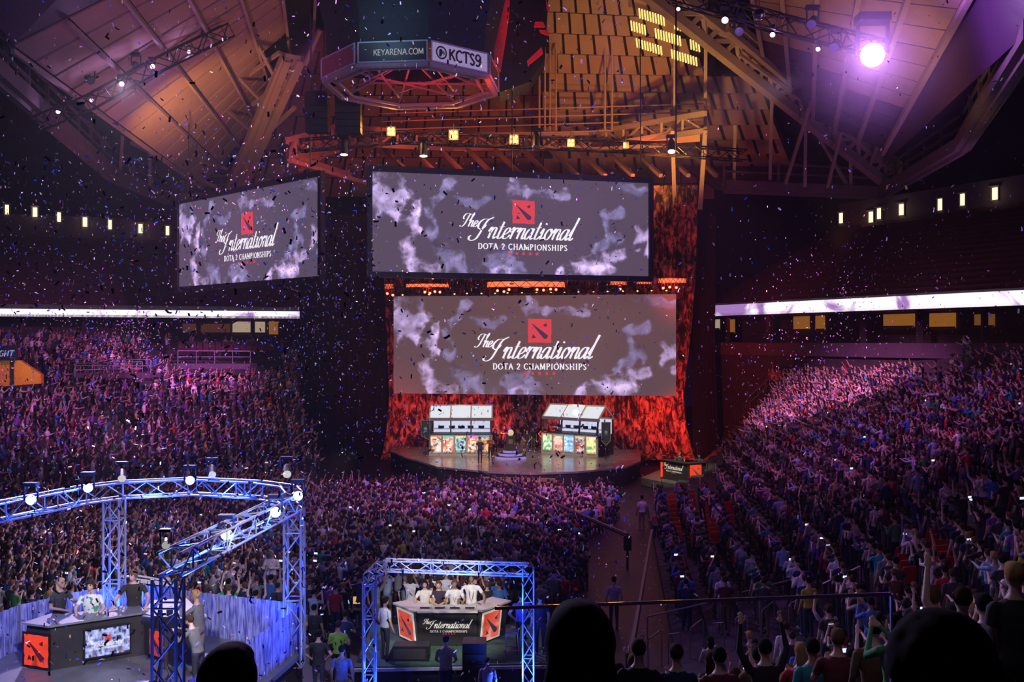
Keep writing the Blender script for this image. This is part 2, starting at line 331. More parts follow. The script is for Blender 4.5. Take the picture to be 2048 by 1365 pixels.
def figure(arms, hi=True, sit=False, stride=0.0, lean=0.0, head=0.0, nod=0.0, sleeves='short', bulk=1.0, hair='short', shorts=False):
    """returns body MB (material index = tag) and hair MB"""
    m = MB(); h = MB(); n = 12 if hi else 5
    def limb(a, b, r0, r1, mi): 
        m.tube(a, b, r0, n, r1, mi); 
        if hi: m.ell(b, (r1*1.02,)*3, n, 6, mi=mi)
    dz = -0.42 if sit else 0.0
    # torso
    T = [(.86, .13, .10), (.93, .165*bulk, .118*bulk), (1.06, .145*bulk, .105*bulk), (1.22, .165*bulk, .118*bulk), (1.34, .178, .112), (1.41, .155, .092), (1.455, .09, .07), (1.50, .052, .055), (1.57, .048, .052)]
    lt = lambda z: Vector((0, (max(z-.95, 0))*math.sin(lean), z-(max(z-.95, 0))*(1-math.cos(lean))+dz))
    def L(p): p = Vector(p); q = lt(p.z); return Vector((p.x, p.y+q.y, q.z))
    R_ = [(lt(z), rx, ry) for z, rx, ry in T]
    m.rings(R_[:2], n+(0 if not hi else 4), 2); m.rings(R_[1:7], n+(0 if not hi else 4), 1); m.rings(R_[6:], n, 0)
    # head
    hc = L((0, .015, 1.645)); Mh = Matrix.Rotation(head, 3, 'Z') @ Matrix.Rotation(nod, 3, 'X')
    m.ell(hc, (.074, .092, .108), 12 if hi else 6, 9 if hi else 5, Mh, 0)
    if hi:
        q = lambda v: hc + Mh @ Vector(v)
        m.ell(q((0, .045, -.055)), (.052, .052, .055), 12, 7, Mh, 0)
        m.tube(q((0, .082, .012)), q((0, .108, -.022)), .010, 6, .016, 0)
        for s in (-1, 1):
            m.ell(q((s*.030, .084, .016)), (.014, .009, .009), 8, 5, Mh, 5)
            m.ell(q((s*.031, .083, .037)), (.020, .010, .006), 8, 5, Mh, 4)
            m.ell(q((s*.076, -.004, -.002)), (.010, .018, .028), 8, 5, Mh, 0)
        m.ell(q((0, .090, -.050)), (.022, .010, .007), 8, 5, Mh, 6)
    # hair
    hn, hm = (16, 9) if hi else (6, 4)
    Hq = lambda v: hc + Mh @ Vector(v)
    if hair != 'bald':
        h.ell(Hq((0, -.018, .028)), (.086, .098, .098), hn, hm, Mh, 4)
        h.ell(Hq((0, .020, .075)), (.066, .078, .045), hn, hm, Mh, 4)
    if hair == 'long':
        h.ell(Hq((0, -.055, -.07)), (.088, .062, .17), hn, hm, Mh, 4)
    if hair == 'afro':
        rr = random.Random(4)
        for _ in range(260):
            a, b = rr.uniform(0, 2*PI), rr.uniform(-.5, 1.5); rr_ = .100; h.ell(Hq((rr_*math.cos(a)*math.cos(b), -.02+rr_*math.sin(a)*math.cos(b), .03+rr_*.9*math.sin(b))), (.017, .017, .017), 7, 4, Mh, 4)
        h.ell(Hq((0, -.02, .03)), (.094, .096, .092), hn, hm, Mh, 4)
    if hair == 'cap':
        h.ell(Hq((0, -.005, .045)), (.090, .104, .078), hn, hm, Mh, 4); h.box(Hq((0, .125, .055)), (.12, .09, .012), Mh, 4)
    if hair == 'phones':
        for s in (-1, 1): h.ell(Hq((s*.088, 0, 0)), (.020, .042, .048), hn, hm, Mh, 4)
    # arms
    up = 1 if sleeves != 'none' else 0; lo = 1 if sleeves == 'long' else 0
    for k, s in enumerate((1, -1)):
        sh = L((s*.185, 0, 1.385)); el = L(arms[k][0]); wr = L(arms[k][1])
        if hi: m.ell(sh+Vector((-s*.012, 0, .002)), (.052, .052, .050), n, 7, mi=1)
        mid = sh.lerp(el, .62)
        m.tube(sh, mid, .056, n, .051, up); limb(mid, el, .044 if not lo else .049, .040, lo); limb(el, wr, .040, .026, lo)
        d = (wr-el).normalized(); side = Vector((s, 0, 0)); side = (side-d*side.dot(d)).normalized(); nn = d.cross(side)
        if hi:
            pc = wr+d*.045; Mp = Matrix((side, nn, d)).transposed()
            m.ell(pc, (.040, .017, .055), 10, 7, Mp, 0)
            for j, (o_, ln) in enumerate(((-.029, .062), (-.010, .076), (.010, .080), (.029, .070))):
                a = wr+d*.085+side*(-o_*s*s); b = a+d*(ln*.55)-nn*.010; c = b+d*(ln*.42)-nn*.022
                m.tube(a, b, .0095, 6, .009, 0); m.tube(b, c, .009, 6, .007, 0)
            a = wr+d*.03-side*.03; b = a-side*.028+d*.032-nn*.010; c = b-side*.006+d*.03-nn*.01
            m.tube(a, b, .013, 6, .0105, 0); m.tube(b, c, .0105, 6, .008, 0)
        else: m.tube(wr, wr+d*.15, .034, 4, .022, 0)
    # legs
    for s in (1, -1):
        hp = Vector((s*.088, 0, .90+dz)); st = stride*s
        kn = Vector((s*.10, .46, .50)) if sit else Vector((s*.095, .02+st*.5, .49)); an = Vector((s*.105, .44, .09)) if sit else Vector((s*.10, -.01+st, .085))
        limb(hp, kn, .088*bulk, .058, 2); limb(kn, an, .056 if not shorts else .05, .038, 0 if shorts else 2)
        if hi: m.ell(an+Vector((0, .055, -.045)), (.045, .125, .045), 10, 6, mi=3)
        else: m.box(an+Vector((0, .06, -.045)), (.08, .24, .07), mi=3)
    return m, h
def remesh(mb, mats, voxel=0.011, name='body'):
    """weld the figure into one continuous skin, keeping each patch's colour"""
    tmp = mb.build('tmp', [], fix=True); bv = BVHTree.FromPolygons([Vector(v) for v in mb.v], mb.f)
    md = tmp.modifiers.new('r', 'REMESH'); md.mode = 'VOXEL'; md.voxel_size = voxel; md.use_smooth_shade = True
    s = tmp.modifiers.new('s', 'SMOOTH'); s.factor = 0.5; s.iterations = 2
    dg = bpy.context.evaluated_depsgraph_get(); me = bpy.data.meshes.new_from_object(tmp.evaluated_get(dg)); me.name = name
    bpy.data.objects.remove(tmp); me.materials.clear()
    for m_ in mats: me.materials.append(m_)
    for p in me.polygons:
        hit = bv.find_nearest(p.center); p.material_index = mb.m[hit[2]] if hit[2] is not None else 0; p.use_smooth = True
    return me
SKINS = [(.62, .40, .29), (.52, .33, .24), (.68, .46, .36), (.35, .20, .13), (.58, .37, .25)]
M_SKIN = random_mat('skin', SKINS, 0.55)
M_SHIRT = obj_mat('shirt_cloth'); M_HAIR = obj_mat('hair', 0.9); M_HAIR.node_tree.nodes['Principled BSDF'].inputs['Specular IOR Level'].default_value = .08
M_TROU = random_mat('trouser_cloth', [(.02, .03, .07), (.015, .015, .02), (.05, .06, .10), (.16, .12, .08), (.03, .03, .035)])
M_SHOE = random_mat('shoe_leather', [(.02, .02, .02), (.3, .3, .3), (.05, .03, .02)])
M_DARK = mat('dark_feature', (.02, .015, .012), .4); M_LIP = mat('lips', (.42, .16, .14), .5)
M_HAIRFIX = mat('brow_hair', (.05, .03, .02), .8)
BODY = [M_SKIN, M_SHIRT, M_TROU, M_SHOE, M_HAIRFIX, M_DARK, M_LIP]
HM = [M_HAIR]*7
M_PHONE = glow('phone_screen', (.75, .85, 1.0), 1.1, False); M_BLK = mat('black_plastic', (.012, .012, .014), .45, var=.1)
HAIRC = {'black': (.012, .010, .010), 'dark brown': (.05, .028, .015), 'brown': (.13, .07, .035), 'fair': (.30, .18, .07), 'grey': (.25, .25, .25)}
CACHE = {}
def person_mesh(key, **kw):
    if key not in CACHE:
        vox = kw.pop('voxel', 0.013)
        b, h = figure(**kw); me = remesh(b, BODY, vox, 'body')
        hm = remesh(h, HM, 0.012, 'hair') if h.v else None
        CACHE[key] = (me, hm)
    return CACHE[key]
def make_person(key, loc, face, shirt, hairc, label, group=None, scale=1.0, cat='person', **kw):
    """face: the world point the person faces"""
    me, hm = person_mesh(key, **kw)
    o = bpy.data.objects.new('person', me); C.objects.link(o); o.location = loc
    d = Vector(face)-Vector(loc); o.rotation_euler = (0, 0, math.atan2(d.y, d.x)-PI/2); o.scale = (scale,)*3
    o.color = (*shirt, 1); tag(o, label, cat, group)
    if hm:
        h = bpy.data.objects.new('hair', hm); C.objects.link(h); h.parent = o; h.color = (*hairc, 1)
    return o
# ------------------------------------------------------------------ shell: floor, stands, walls
M_FLOOR = mat('arena_floor', (.016, .010, .022), .55, var=.35, scale=1.2)
M_CONC = mat('concrete', (.16, .13, .15), .85, var=.2, scale=1.5)
M_CONCD = mat('dark_concrete', (.05, .042, .05), .9, var=.25, scale=1.5)
M_BLACK = mat('black_drape', (.006, .005, .007), .95, var=.3, scale=3)
M_STEELD = mat('dark_steel', (.05, .045, .05), .5, .3)
M_RAIL = mat('rail_steel', (.32, .30, .34), .38, .7)
def plate(name, pts, mats, **k):
    m = MB(); m.add(pts, [tuple(range(len(pts)))]); return m.build(name, mats, **k)
fl = MB(); fl.box((0, 50, -.15), (220, 180, .3)); tag(fl.build('floor', M_FLOOR), kind='structure', label='dark arena floor strewn with confetti')
def bowl_fn(bot, top):
    def f(s, t):
        i = min(int(s), len(bot)-2); u = s-i
        a = Vector(bot[i]).lerp(Vector(bot[i+1]), u); b = Vector(top[i]).lerp(Vector(top[i+1]), u); return a.lerp(b, t)
    return f
RB = [(-3.6, 19.2, .35), (1.6, 19.4, .35), (4.4, 21.5, .35), (5.0, 30, .35), (7.6, 54, .35), (10.6, 64, .35), (14.2, 72, .35)]
RT = [(-3.6, 2.6, 8.2), (3.6, 2.6, 8.6), (22, 3, 9.4), (31, 26, 9.4), (33, 52, 9.2), (30, 66, 8.6), (23.5, 82, 7.4)]
LB = [(-12.6, 62.5, .5), (-18, 56.5, .4), (-26, 48.5, .4), (-40, 40, .4)]
LT = [(-21, 92, 8.6), (-34, 88.5, 9.0), (-50, 80, 9.2), (-74, 64, 9.3)]
right_bowl = bowl_fn(RB, RT); left_bowl = bowl_fn(LB, LT)
NROW = 25
def terraces(name, f, smax, nrow, label):
    m = MB(); S = [smax*i/(smax*8) for i in range(smax*8+1)]
    for r in range(nrow):
        t0, t1 = r/nrow, (r+1)/nrow; z = [f(s, t0).z for s in S]
        for i in range(len(S)-1):
            a0, a1 = f(S[i], t0), f(S[i+1], t0); b0, b1 = f(S[i], t1), f(S[i+1], t1)
            p = lambda q, zz: (q.x, q.y, zz)
            m.add([p(a0, a0.z), p(a1, a1.z), p(b1, a1.z), p(b0, a0.z)], [(0, 1, 2, 3)])
            m.add([p(b0, a0.z), p(b1, a1.z), p(b1, b1.z), p(b0, b0.z)], [(0, 1, 2, 3)])
    for i in range(len(S)-1):
        a0, a1 = f(S[i], 0), f(S[i+1], 0); m.add([(a0.x, a0.y, 0), (a1.x, a1.y, 0), tuple(a1), tuple(a0)], [(0, 1, 2, 3)])
    for sgn, s in ((1, 0), (-1, smax)):
        for r in range(nrow):
            a, b = f(s, r/nrow), f(s, (r+1)/nrow); m.add([(a.x, a.y, 0), (b.x, b.y, 0), (b.x, b.y, a.z), (a.x, a.y, a.z)], [(0, 1, 2, 3)])
    o = m.build(name, M_CONCD); tag(o, label, None, None, 'structure'); return o, BVHTree.FromPolygons([Vector(v) for v in m.v], m.f)
tr, bvR = terraces('floor_stand_right', right_bowl, 6, NROW, 'stepped concrete terraces under the right stand')
tl, bvL = terraces('floor_stand_left', left_bowl, 3, NROW, 'stepped concrete terraces under the left stand')
def G(px, py):
    """where the sight line through (px, py) meets the stands or the floor"""
    d = Vector(((px-CX)/F, 1, -(py-CY)/F)).normalized(); best = None
    for bv in (bvR, bvL):
        h = bv.ray_cast(EYE, d)
        if h[0] is not None and (best is None or h[3] < best[1]): best = (h[0], h[3])
    if d.z < 0:
        t = -EYE.z/d.z
        if best is None or t < best[1]: best = (EYE+d*t, t)
    return best[0] if best else None
# concourse wall, suites, ribbon board, upper deck: two runs, left and right of the stage
def run(side, A, B, ztop_label):
    """A, B: plan points (far, near) of the ribbon line"""
    A = Vector(A); B = Vector(B); u = (B-A).normalized(); n = Vector((-u.y, u.x, 0))
    if n.dot((A+B)/2-Vector((0, 40, 0))) < 0: n = -n
    return A, B, u, n
def zz(p, z): return Vector((p.x, p.y, z))
LA, LBn, Lu, Ln = run('left', (-14.6, 98.5, 0), (-70, 79.5, 0), '')
RA, RBn, Ru, Rn = run('right', (17.2, 88, 0), (40, 45.6, 0), '')
M_SUITE = mat('suite_wall', (.07, .05, .05), .8); M_FASC = mat('concourse_fascia', (.09, .065, .09), .8, var=.15, scale=.6)
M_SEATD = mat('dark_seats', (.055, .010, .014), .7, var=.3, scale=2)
RIBBON = bpy.data.materials.new('ribbon_led'); RIBBON.use_nodes = True
nt = RIBBON.node_tree; b = nt.nodes['Principled BSDF']; b.inputs['Base Color'].default_value = (.02, .02, .02, 1)
tc = nt.nodes.new('ShaderNodeTexCoord'); nz = nt.nodes.new('ShaderNodeTexNoise'); nz.inputs['Scale'].default_value = .22; nz.inputs['Detail'].default_value = 5; nz.inputs['Distortion'].default_value = 1.2
nt.links.new(tc.outputs['Object'], nz.inputs['Vector']); cr = nt.nodes.new('ShaderNodeValToRGB')
cr.color_ramp.elements[0].position = .36; cr.color_ramp.elements[0].color = (.30, .16, .42, 1); cr.color_ramp.elements[1].position = .46; cr.color_ramp.elements[1].color = (1, .86, 1, 1)
nt.links.new(nz.outputs['Fac'], cr.inputs[0]); nt.links.new(cr.outputs[0], b.inputs['Emission Color']); b.inputs['Emission Strength'].default_value = 1.25
MATS['ribbon_led'] = RIBBON
for side, A, B, u, n in (('left', LA, LBn, Lu, Ln), ('right', RA, RBn, Ru, Rn)):
    Ln_ = (B-A).length
    # fascia below the suites
    m = MB()
    z0 = 8.0
    m.prism([zz(A, 8.3), zz(B, 8.3), zz(B, 9.35), zz(A, 9.35)], n*.3); tag(m.build('wall_fascia_'+side, M_FASC), kind='structure', label='purple lit concrete parapet of the %s concourse' % side)
    m = MB(); m.prism([zz(A, 0)+n*.4, zz(B, 0)+n*.4, zz(B, 8.4)+n*.4, zz(A, 8.4)+n*.4], n*.3); tag(m.build('wall_lower_'+side, M_CONCD), kind='structure')
    # suite back wall with piers
    m = MB(); k = n*5.0
    m.prism([zz(A, 8.2)+k, zz(B, 8.2)+k, zz(B, 12.6)+k, zz(A, 12.6)+k], n*.3)
    m.prism([zz(A, 9.0)+n*.3, zz(B, 9.0)+n*.3, zz(B, 9.0)+k, zz(A, 9.0)+k], (0, 0, -.2))
    m.prism([zz(A, 11.75), zz(B, 11.75), zz(B, 11.75)+k, zz(A, 11.75)+k], (0, 0, .2))
    q = 1.0
    while q < Ln_: m.beam(zz(A, 9.0)+u*q+n*2.4, zz(A, 11.8)+u*q+n*2.4, .35, .35); q += 5.2
    tag(m.build('wall_suites_'+side, M_SUITE), kind='structure', label='dark row of suites under the %s ribbon screen' % side)
    rb = MB(); za, h = (11.75, 12.45) if side == 'left' else (11.75, 12.70)
    rb.prism([zz(A, za), zz(B, za), zz(B, h+.0), zz(A, h)], n*.25)
    tag(rb.build('ribbon_screen', RIBBON), 'long glowing white LED ribbon screen along the %s balcony' % side, 'screen')
    # upper deck
    m = MB(); NR = 16
    for r in range(NR):
        a0 = n*(.6+r*1.05); a1 = n*(.6+(r+1)*1.05); z_ = 12.9+r*.50
        m.prism([zz(A, z_)+a0, zz(B, z_)+a0, zz(B, z_)+a1, zz(A, z_)+a1], (0, 0, -.5))
        for zz0, zz1, dd in ((z_, z_+.42, .55), ):
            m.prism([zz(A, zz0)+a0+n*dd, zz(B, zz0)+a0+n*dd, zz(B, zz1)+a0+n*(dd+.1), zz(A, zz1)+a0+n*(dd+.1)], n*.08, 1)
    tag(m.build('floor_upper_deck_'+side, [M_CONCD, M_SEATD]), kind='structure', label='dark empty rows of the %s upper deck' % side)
    # lit back wall
    m = MB(); k = n*17.6
    m.prism([zz(A, 20.2)+k, zz(B, 20.2)+k, zz(B, 23.2)+k, zz(A, 23.2)+k], n*.3); tag(m.build('wall_upper_'+side, M_FASC), kind='structure', label='upper back wall of the %s deck with lit openings' % side)
    k = n*24
    m = MB(); m.prism([zz(A, 0)+k-u*30, zz(B, 0)+k, zz(B, 36)+k, zz(A, 36)+k-u*30], n*.3); tag(m.build('wall_outer_'+side, M_BLACK), kind='structure')
    if side == 'left':
        A_l, u_l, n_l = A, u, n
    else: A_r, u_r, n_r = A, u, n
def on_run(px, A, u, n, off):
    """distance along the run where the column px of the photograph crosses it"""
    P = A+n*off; k = (px-CX)/F   # (P.x+u.x s) = k (P.y+u.y s)
    return (k*P.y-P.x)/(u.x-k*u.y)
M_WLIGHT = glow('warm_wall_light', (1.0, .80, .42), 1.8, False)
for side, A, u, n, lst in (('left', A_l, u_l, n_l, [(14, 420), (70, 425), (118, 435), (170, 445), (220, 450), (281, 458), (335, 462)]),
                        ('right', A_r, u_r, n_r, [(1682, 437), (1742, 435), (1758, 428), (1803, 420), (1880, 410), (1903, 440), (1925, 400), (1990, 388)])):
    for i, (px, py) in enumerate(lst):
        s_ = on_run(px, A, u, n, 17.5); P = zz(A+n*17.5+u*s_, 0); d = P.y; z = EYE.z-(py-CY)*d/F
        e = empty('wall_light', 'warm lit opening in the %s upper wall, %s from the stage end' % (side, ['first', 'second', 'third', 'fourth', 'fifth', 'sixth', 'seventh', 'eighth'][(len(lst)-1-i) if side == 'left' else i]), 'wall light', (P.x, P.y, z), math.atan2(u.y, u.x), 'warm lit openings in the %s upper wall' % side)
        m = MB(); m.box((0, 0, 0), (.42 if i % 2 else .34, .12, 1.0)); 
        m.build('lit_panel', M_WLIGHT, e)
        m = MB(); m.box((0, .06, .62), (.9, .5, .1)); m.box((-.32, .05, 0), (.08, .2, 1.2)); m.box((.32, .05, 0), (.08, .2, 1.2)); m.build('frame', M_CONC, e)
        if i % 2: point(P-n*.8+Vector((0, 0, z)), WARM, 14, .2)
# lit suite rooms
M_ROOM = glow('suite_glow', (1.0, .36, .05), .22, False); M_ROOMW = glow('suite_glow_white', (1, .75, .5), .35, False)
def suite(px0, px1, py0, py1, side, m_, label, off=4.9):
    A, u, n = (A_l, u_l, n_l) if side == 'left' else (A_r, u_r, n_r)
    s0, s1 = on_run(px0, A, u, n, off), on_run(px1, A, u, n, off); P0 = A+n*off+u*s0; P1 = A+n*off+u*s1
    z0 = EYE.z-(py1-CY)*P0.y/F; z1 = EYE.z-(py0-CY)*P0.y/F
    m = MB(); m.prism([zz(P0, z0), zz(P1, z0), zz(P1, z1), zz(P0, z1)], -n*.08)
    m.prism([zz(P0, z0)-n*.05, zz(P1, z0)-n*.05, zz(P1, z0+.12)-n*.05, zz(P0, z0+.12)-n*.05], -n*.12, 1)
    return tag(m.build('window_suite', [m_, M_STEELD]), label, 'window', None, 'structure')
suite(465, 530, 644, 668, 'left', M_ROOMW, 'bright suite with people under the left ribbon screen')
suite(538, 556, 644, 672, 'left', M_ROOM, 'narrow lit doorway of the left suites'); suite(365, 460, 648, 668, 'left', glow('suite_dim', (.5, .16, .05), .12, False), 'dim suite left of the bright one')
for i, (a, b_, c, e_, mm) in enumerate([(1426, 1440, 640, 660, M_ROOMW), (1452, 1470, 640, 668, M_ROOM), (1588, 1650, 634, 662, M_ROOM), (1768, 1830, 630, 656, M_ROOM), (1860, 1912, 628, 658, M_ROOM), (1950, 1990, 630, 655, glow('suite_dim2', (.6, .25, .06), .2, False))]):
    suite(a, b_, c, e_, 'right', mm, 'amber lit suite under the right ribbon screen, %s from the stage' % ['first', 'second', 'third', 'fourth', 'fifth', 'sixth'][i])
# yellow vomitory and beer sign at the left edge
m = MB(); P = [W(-10, 722, 68), W(40, 722, 68), W(82, 750, 68), W(82, 768, 68), W(-10, 775, 68)]; m.prism(P, (0, .4, 0)); m.prism([W(20, 722, 67.9), W(27, 722, 67.9), W(27, 770, 67.9), W(20, 770, 67.9)], (0, .2, 0), 1)
tag(m.build('wall_vomitory', [mat('yellow_wall', (.75, .32, .03), .7), M_STEELD]), 'yellow painted entrance opening at the left stand', None, None, 'structure')
point(W(30, 735, 66), WARM, 60, .3)
e = empty('hanging_sign', 'dark blue sign with pale lettering above the yellow entrance', 'sign', W(0, 707, 67.5))
m = MB(); m.box((0, 0, 0), (2.4, .3, 1.05)); m.build('board', mat('navy_board', (.01, .02, .06), .5), e)
m = MB(); caps(m, 'D LIGHT', -.95, -.22, .40, lambda x, y, o: Vector((x+.25*y, -.17-o, y)), .16, .2, .06, False); m.build('lettering', glow('sign_letters', (.5, .55, .7), .5, False), e)
# ------------------------------------------------------------------ roof
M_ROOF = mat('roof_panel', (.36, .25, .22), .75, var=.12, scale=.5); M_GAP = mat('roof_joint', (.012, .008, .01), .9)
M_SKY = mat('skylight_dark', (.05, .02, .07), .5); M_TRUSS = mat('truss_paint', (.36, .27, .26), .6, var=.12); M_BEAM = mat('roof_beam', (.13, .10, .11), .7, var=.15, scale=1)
def bil(c, u, v): return c[0].lerp(c[1], u).lerp(c[3].lerp(c[2], u), v)
def roof(name, c, nu, nv, solid, mats, up=.5, jw=.16, stagger=False, label=None, skip=None):
    """c: four corners; nu x nv boards; solid(u, v) says whether a board is there"""
    m = MB(); nrm = (c[1]-c[0]).cross(c[3]-c[0]).normalized()
    if nrm.z < 0: nrm = -nrm
    for i in range(nu):
        for j in range(nv):
            u0, u1, v0, v1 = i/nu, (i+1)/nu, j/nv, (j+1)/nv; st = (.5/nu if (stagger and j % 2) else 0)
            u0 += st; u1 = min(u1+st, 1)
            k = solid((u0+u1)/2, (v0+v1)/2)
            if k is None: continue
            du = jw/(c[1]-c[0]).length/2; dv = .10/(c[3]-c[0]).length/2
            P = [bil(c, u0+du, v0+dv), bil(c, u1-du, v0+dv), bil(c, u1-du, v1-dv), bil(c, u0+du, v1-dv)]
            m.prism(P, nrm*.12, k)
    N = 10
    for i in range(N):
        for j in range(N): m.add([bil(c, a/N, b/N)+nrm*up for a, b in ((i, j), (i+1, j), (i+1, j+1), (i, j+1))], [(0, 1, 2, 3)], 2)
    return tag(m.build(name, mats), label, None, None, 'structure')
RLc = [W(25, 92, 47), W(405, 372, 86), W(625, 115, 84), W(640, -215, 52)]
roof('ceiling_left', RLc, 15, 6, lambda u, v: 0 if v < .68 or (u > .25 and u < .6 and v < .84) or u < .2 else None, [M_ROOF, M_SKY, M_GAP], label='boarded left slope of the roof with dark skylights', jw=.28)
def bars(name, segs, w, label, cat='roof beam', kind='structure', mt=None):
    m = MB()
    for a, b in segs: m.beam(a, b, w, w*1.2)
    return tag(m.build(name, mt or M_TRUSS), label, None, None, kind)
segs = [(bil(RLc, 0, j/6)-Vector((0, 0, .25)), bil(RLc, 1, j/6)-Vector((0, 0, .25))) for j in range(7)]
bars('trim_rafters_left', segs, .2, 'thin rafters running down the left roof slope')
GFc = [W(1078, -70, 78), W(1440, -40, 74), W(1585, 335, 96), W(1085, 350, 100)]
roof('ceiling_far', GFc, 13, 11, lambda u, v: None if (u > .62 and .02 < v < .30 and not (u < .7 and v > .2)) or (u > .75 and v < .5) else 0, [M_ROOF, M_SKY, M_GAP], jw=.20, stagger=True, up=.35, label='golden lit far slope of the roof with staggered slots')
# the glowing louvres seen in the far slope's opening
m = MB()
for k in range(26):
    for j, (y0, y1) in enumerate(((12, 32), (42, 62), (74, 92))):
        if (k+j*7) % 13 in (0, 1, 2): continue
        m.beam(W(1262+k*5.4, y0+k*1.7, 75), W(1264+k*5.4, y1+k*1.7, 75), .11)
tag(m.build('window_louvre', glow('louvre_light', (1, .72, .20), 1.3, False)), 'bright yellow louvred strip window in the roof', None, None, 'structure')
GRc = [W(1495, -60, 62), W(1945, -30, 42), W(1765, 300, 73), W(1545, 205, 84)]
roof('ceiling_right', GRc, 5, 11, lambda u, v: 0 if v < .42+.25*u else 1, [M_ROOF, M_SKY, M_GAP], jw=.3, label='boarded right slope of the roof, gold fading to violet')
bars('trim_rafters_right', [(bil(GRc, i/5, 0)-Vector((0, 0, .3)), bil(GRc, i/5, 1)-Vector((0, 0, .3))) for i in range(6)], .28, 'rafters fanning down the right roof slope')
# dark slope to the right of it
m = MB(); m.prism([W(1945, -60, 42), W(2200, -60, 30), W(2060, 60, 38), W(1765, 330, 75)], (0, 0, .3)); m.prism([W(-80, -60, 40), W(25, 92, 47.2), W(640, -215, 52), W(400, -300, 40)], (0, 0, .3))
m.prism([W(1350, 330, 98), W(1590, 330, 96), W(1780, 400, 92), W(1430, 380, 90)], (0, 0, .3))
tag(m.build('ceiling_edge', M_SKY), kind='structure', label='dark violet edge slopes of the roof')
# slope behind the stage trusses
m = MB(); c4 = [W(560, 120, 98), W(1085, 70, 100), W(1600, 300, 99), W(560, 330, 104)]
roof('ceiling_back', [W(560, 60, 96), W(1100, 60, 100), W(1100, 395, 108), W(480, 395, 104)], 16, 8, lambda u, v: 0, [M_ROOF, M_SKY, M_GAP], jw=.2, stagger=True, label='reddish far roof slope behind the hanging screens')
roof('ceiling_back_right', [W(1095, 250, 101), W(1430, 240, 100), W(1430, 400, 101), W(1095, 400, 103)], 10, 5, lambda u, v: 0, [M_ROOF, M_SKY, M_GAP], jw=.2, label='orange lit panels above the centre hanging screen')
m = MB(); m.prism([W(-400, -900, 130), W(2500, -900, 130), W(2500, 700, 130), W(-400, 700, 130)], (0, 1, 0)); m.prism([(-90, -10, 46), (90, -10, 46), (90, 131, 46), (-90, 131, 46)], (0, 0, .5))
tag(m.build('wall_far', M_BLACK), kind='structure', label='black void behind the roof and the decks')
# ring beams
def trusswork(m, a, b, h, n, w=.22, up=Vector((0, 0, 1))):
    a = Vector(a); b = Vector(b); m.beam(a, b, w*1.4); m.beam(a+up*h, b+up*h, w*1.4)
    for i in range(n):
        p, q = a.lerp(b, i/n), a.lerp(b, (i+1)/n); m.beam(p, p+up*h, w*.7); m.beam(p+up*h if i % 2 else p, q if i % 2 else q+up*h, w*.6)
for nm, pts, lab in (('right', [W(1448, 372, 81), W(1765, 385, 84.6), W(1925, 290, 62), W(2075, 55, 38)], 'wide concrete eaves beam on the right'), ('left', [W(-40, 115, 44.5), W(225, 350, 76), W(340, 398, 88), W(640, 392, 92)], 'wide concrete eaves beam on the left')):
    m = MB()
    for a, b in zip(pts, pts[1:]):
        d = (b-a).normalized(); sd = d.cross(Vector((0, 0, 1))).normalized(); m.beam(a, b, 1.0, .8, up=(0, 0, 1)); m.beam(a+Vector((0, 0, -.5)), b+Vector((0, 0, -.5)), .3)
        m.beam(a+Vector((0, 0, 1.2)), b+Vector((0, 0, 1.2)), .15); m.beam(a+Vector((0, 0, 2.0)), b+Vector((0, 0, 2.0)), .15)
        N = max(3, int((b-a).length/4))
        for i in range(N+1): p = a.lerp(b, i/N); m.beam(p, p+Vector((0, 0, 2.2)), .2)
    tag(m.build('trim_eaves_'+nm, M_BEAM), lab, None, None, 'structure')
# great legs of the roof
m = MB(); trusswork(m, W(1268, -30, 70), W(1772, 368, 84), 1.2, 16, .5, Vector((.9, 0, .9))); trusswork(m, W(1455, 60, 72), W(1800, 352, 84), 1.0, 12, .3)
for a, b in ((W(1350, 20, 76), W(1350, 300, 78)), (W(1412, 0, 76), W(1410, 310, 78)), (W(1545, 130, 78), W(1540, 360, 82)), (W(1612, 200, 80), W(1610, 375, 82)), (W(1470, 250, 80), W(1468, 372, 82)), (W(1700, 270, 82), W(1702, 380, 84))): m.beam(a, b, .26)
for a, b in ((W(1545, 150, 78), W(1760, 370, 84)), (W(1612, 230, 80), W(1700, 380, 84)), (W(1480, 110, 74), W(1790, 340, 84)), (W(1640, 150, 74), W(1570, 370, 82)), (W(1706, 170, 74), W(1655, 375, 82)), (W(1790, 200, 72), W(1740, 330, 82))): m.beam(a, b, .24)
tag(m.build('trim_roof_leg_right', M_TRUSS), 'great diagonal steel truss of the roof on the right', None, None, 'structure')
m = MB(); trusswork(m, W(602, 118, 70), W(478, 392, 84), 1.1, 12, .42, Vector((-1, 0, .2))); m.beam(W(575, 120, 70), W(470, 392, 84), .5)
for a, b in ((W(560, 105, 70), W(440, 190, 76)), (W(560, 170, 72), W(505, 210, 76)), (W(590, 215, 74), W(520, 280, 78)), (W(610, 130, 70), W(640, 60, 68)), (W(600, 130, 72), W(520, 260, 80)), (W(440, 380, 86), W(260, 285, 80)), (W(455, 340, 86), W(330, 290, 84)), (W(300, 300, 78), W(300, 370, 82)), (W(245, 275, 74), W(240, 350, 78)), (W(500, 60, 66), W(560, 175, 74)), (W(455, 130, 70), W(530, 210, 76)), (W(430, 200, 74), W(500, 260, 80))): m.beam(a, b, .24)
tag(m.build('trim_roof_leg_left', M_TRUSS), 'diagonal steel roof legs left of the centre hung scoreboard', None, None, 'structure')
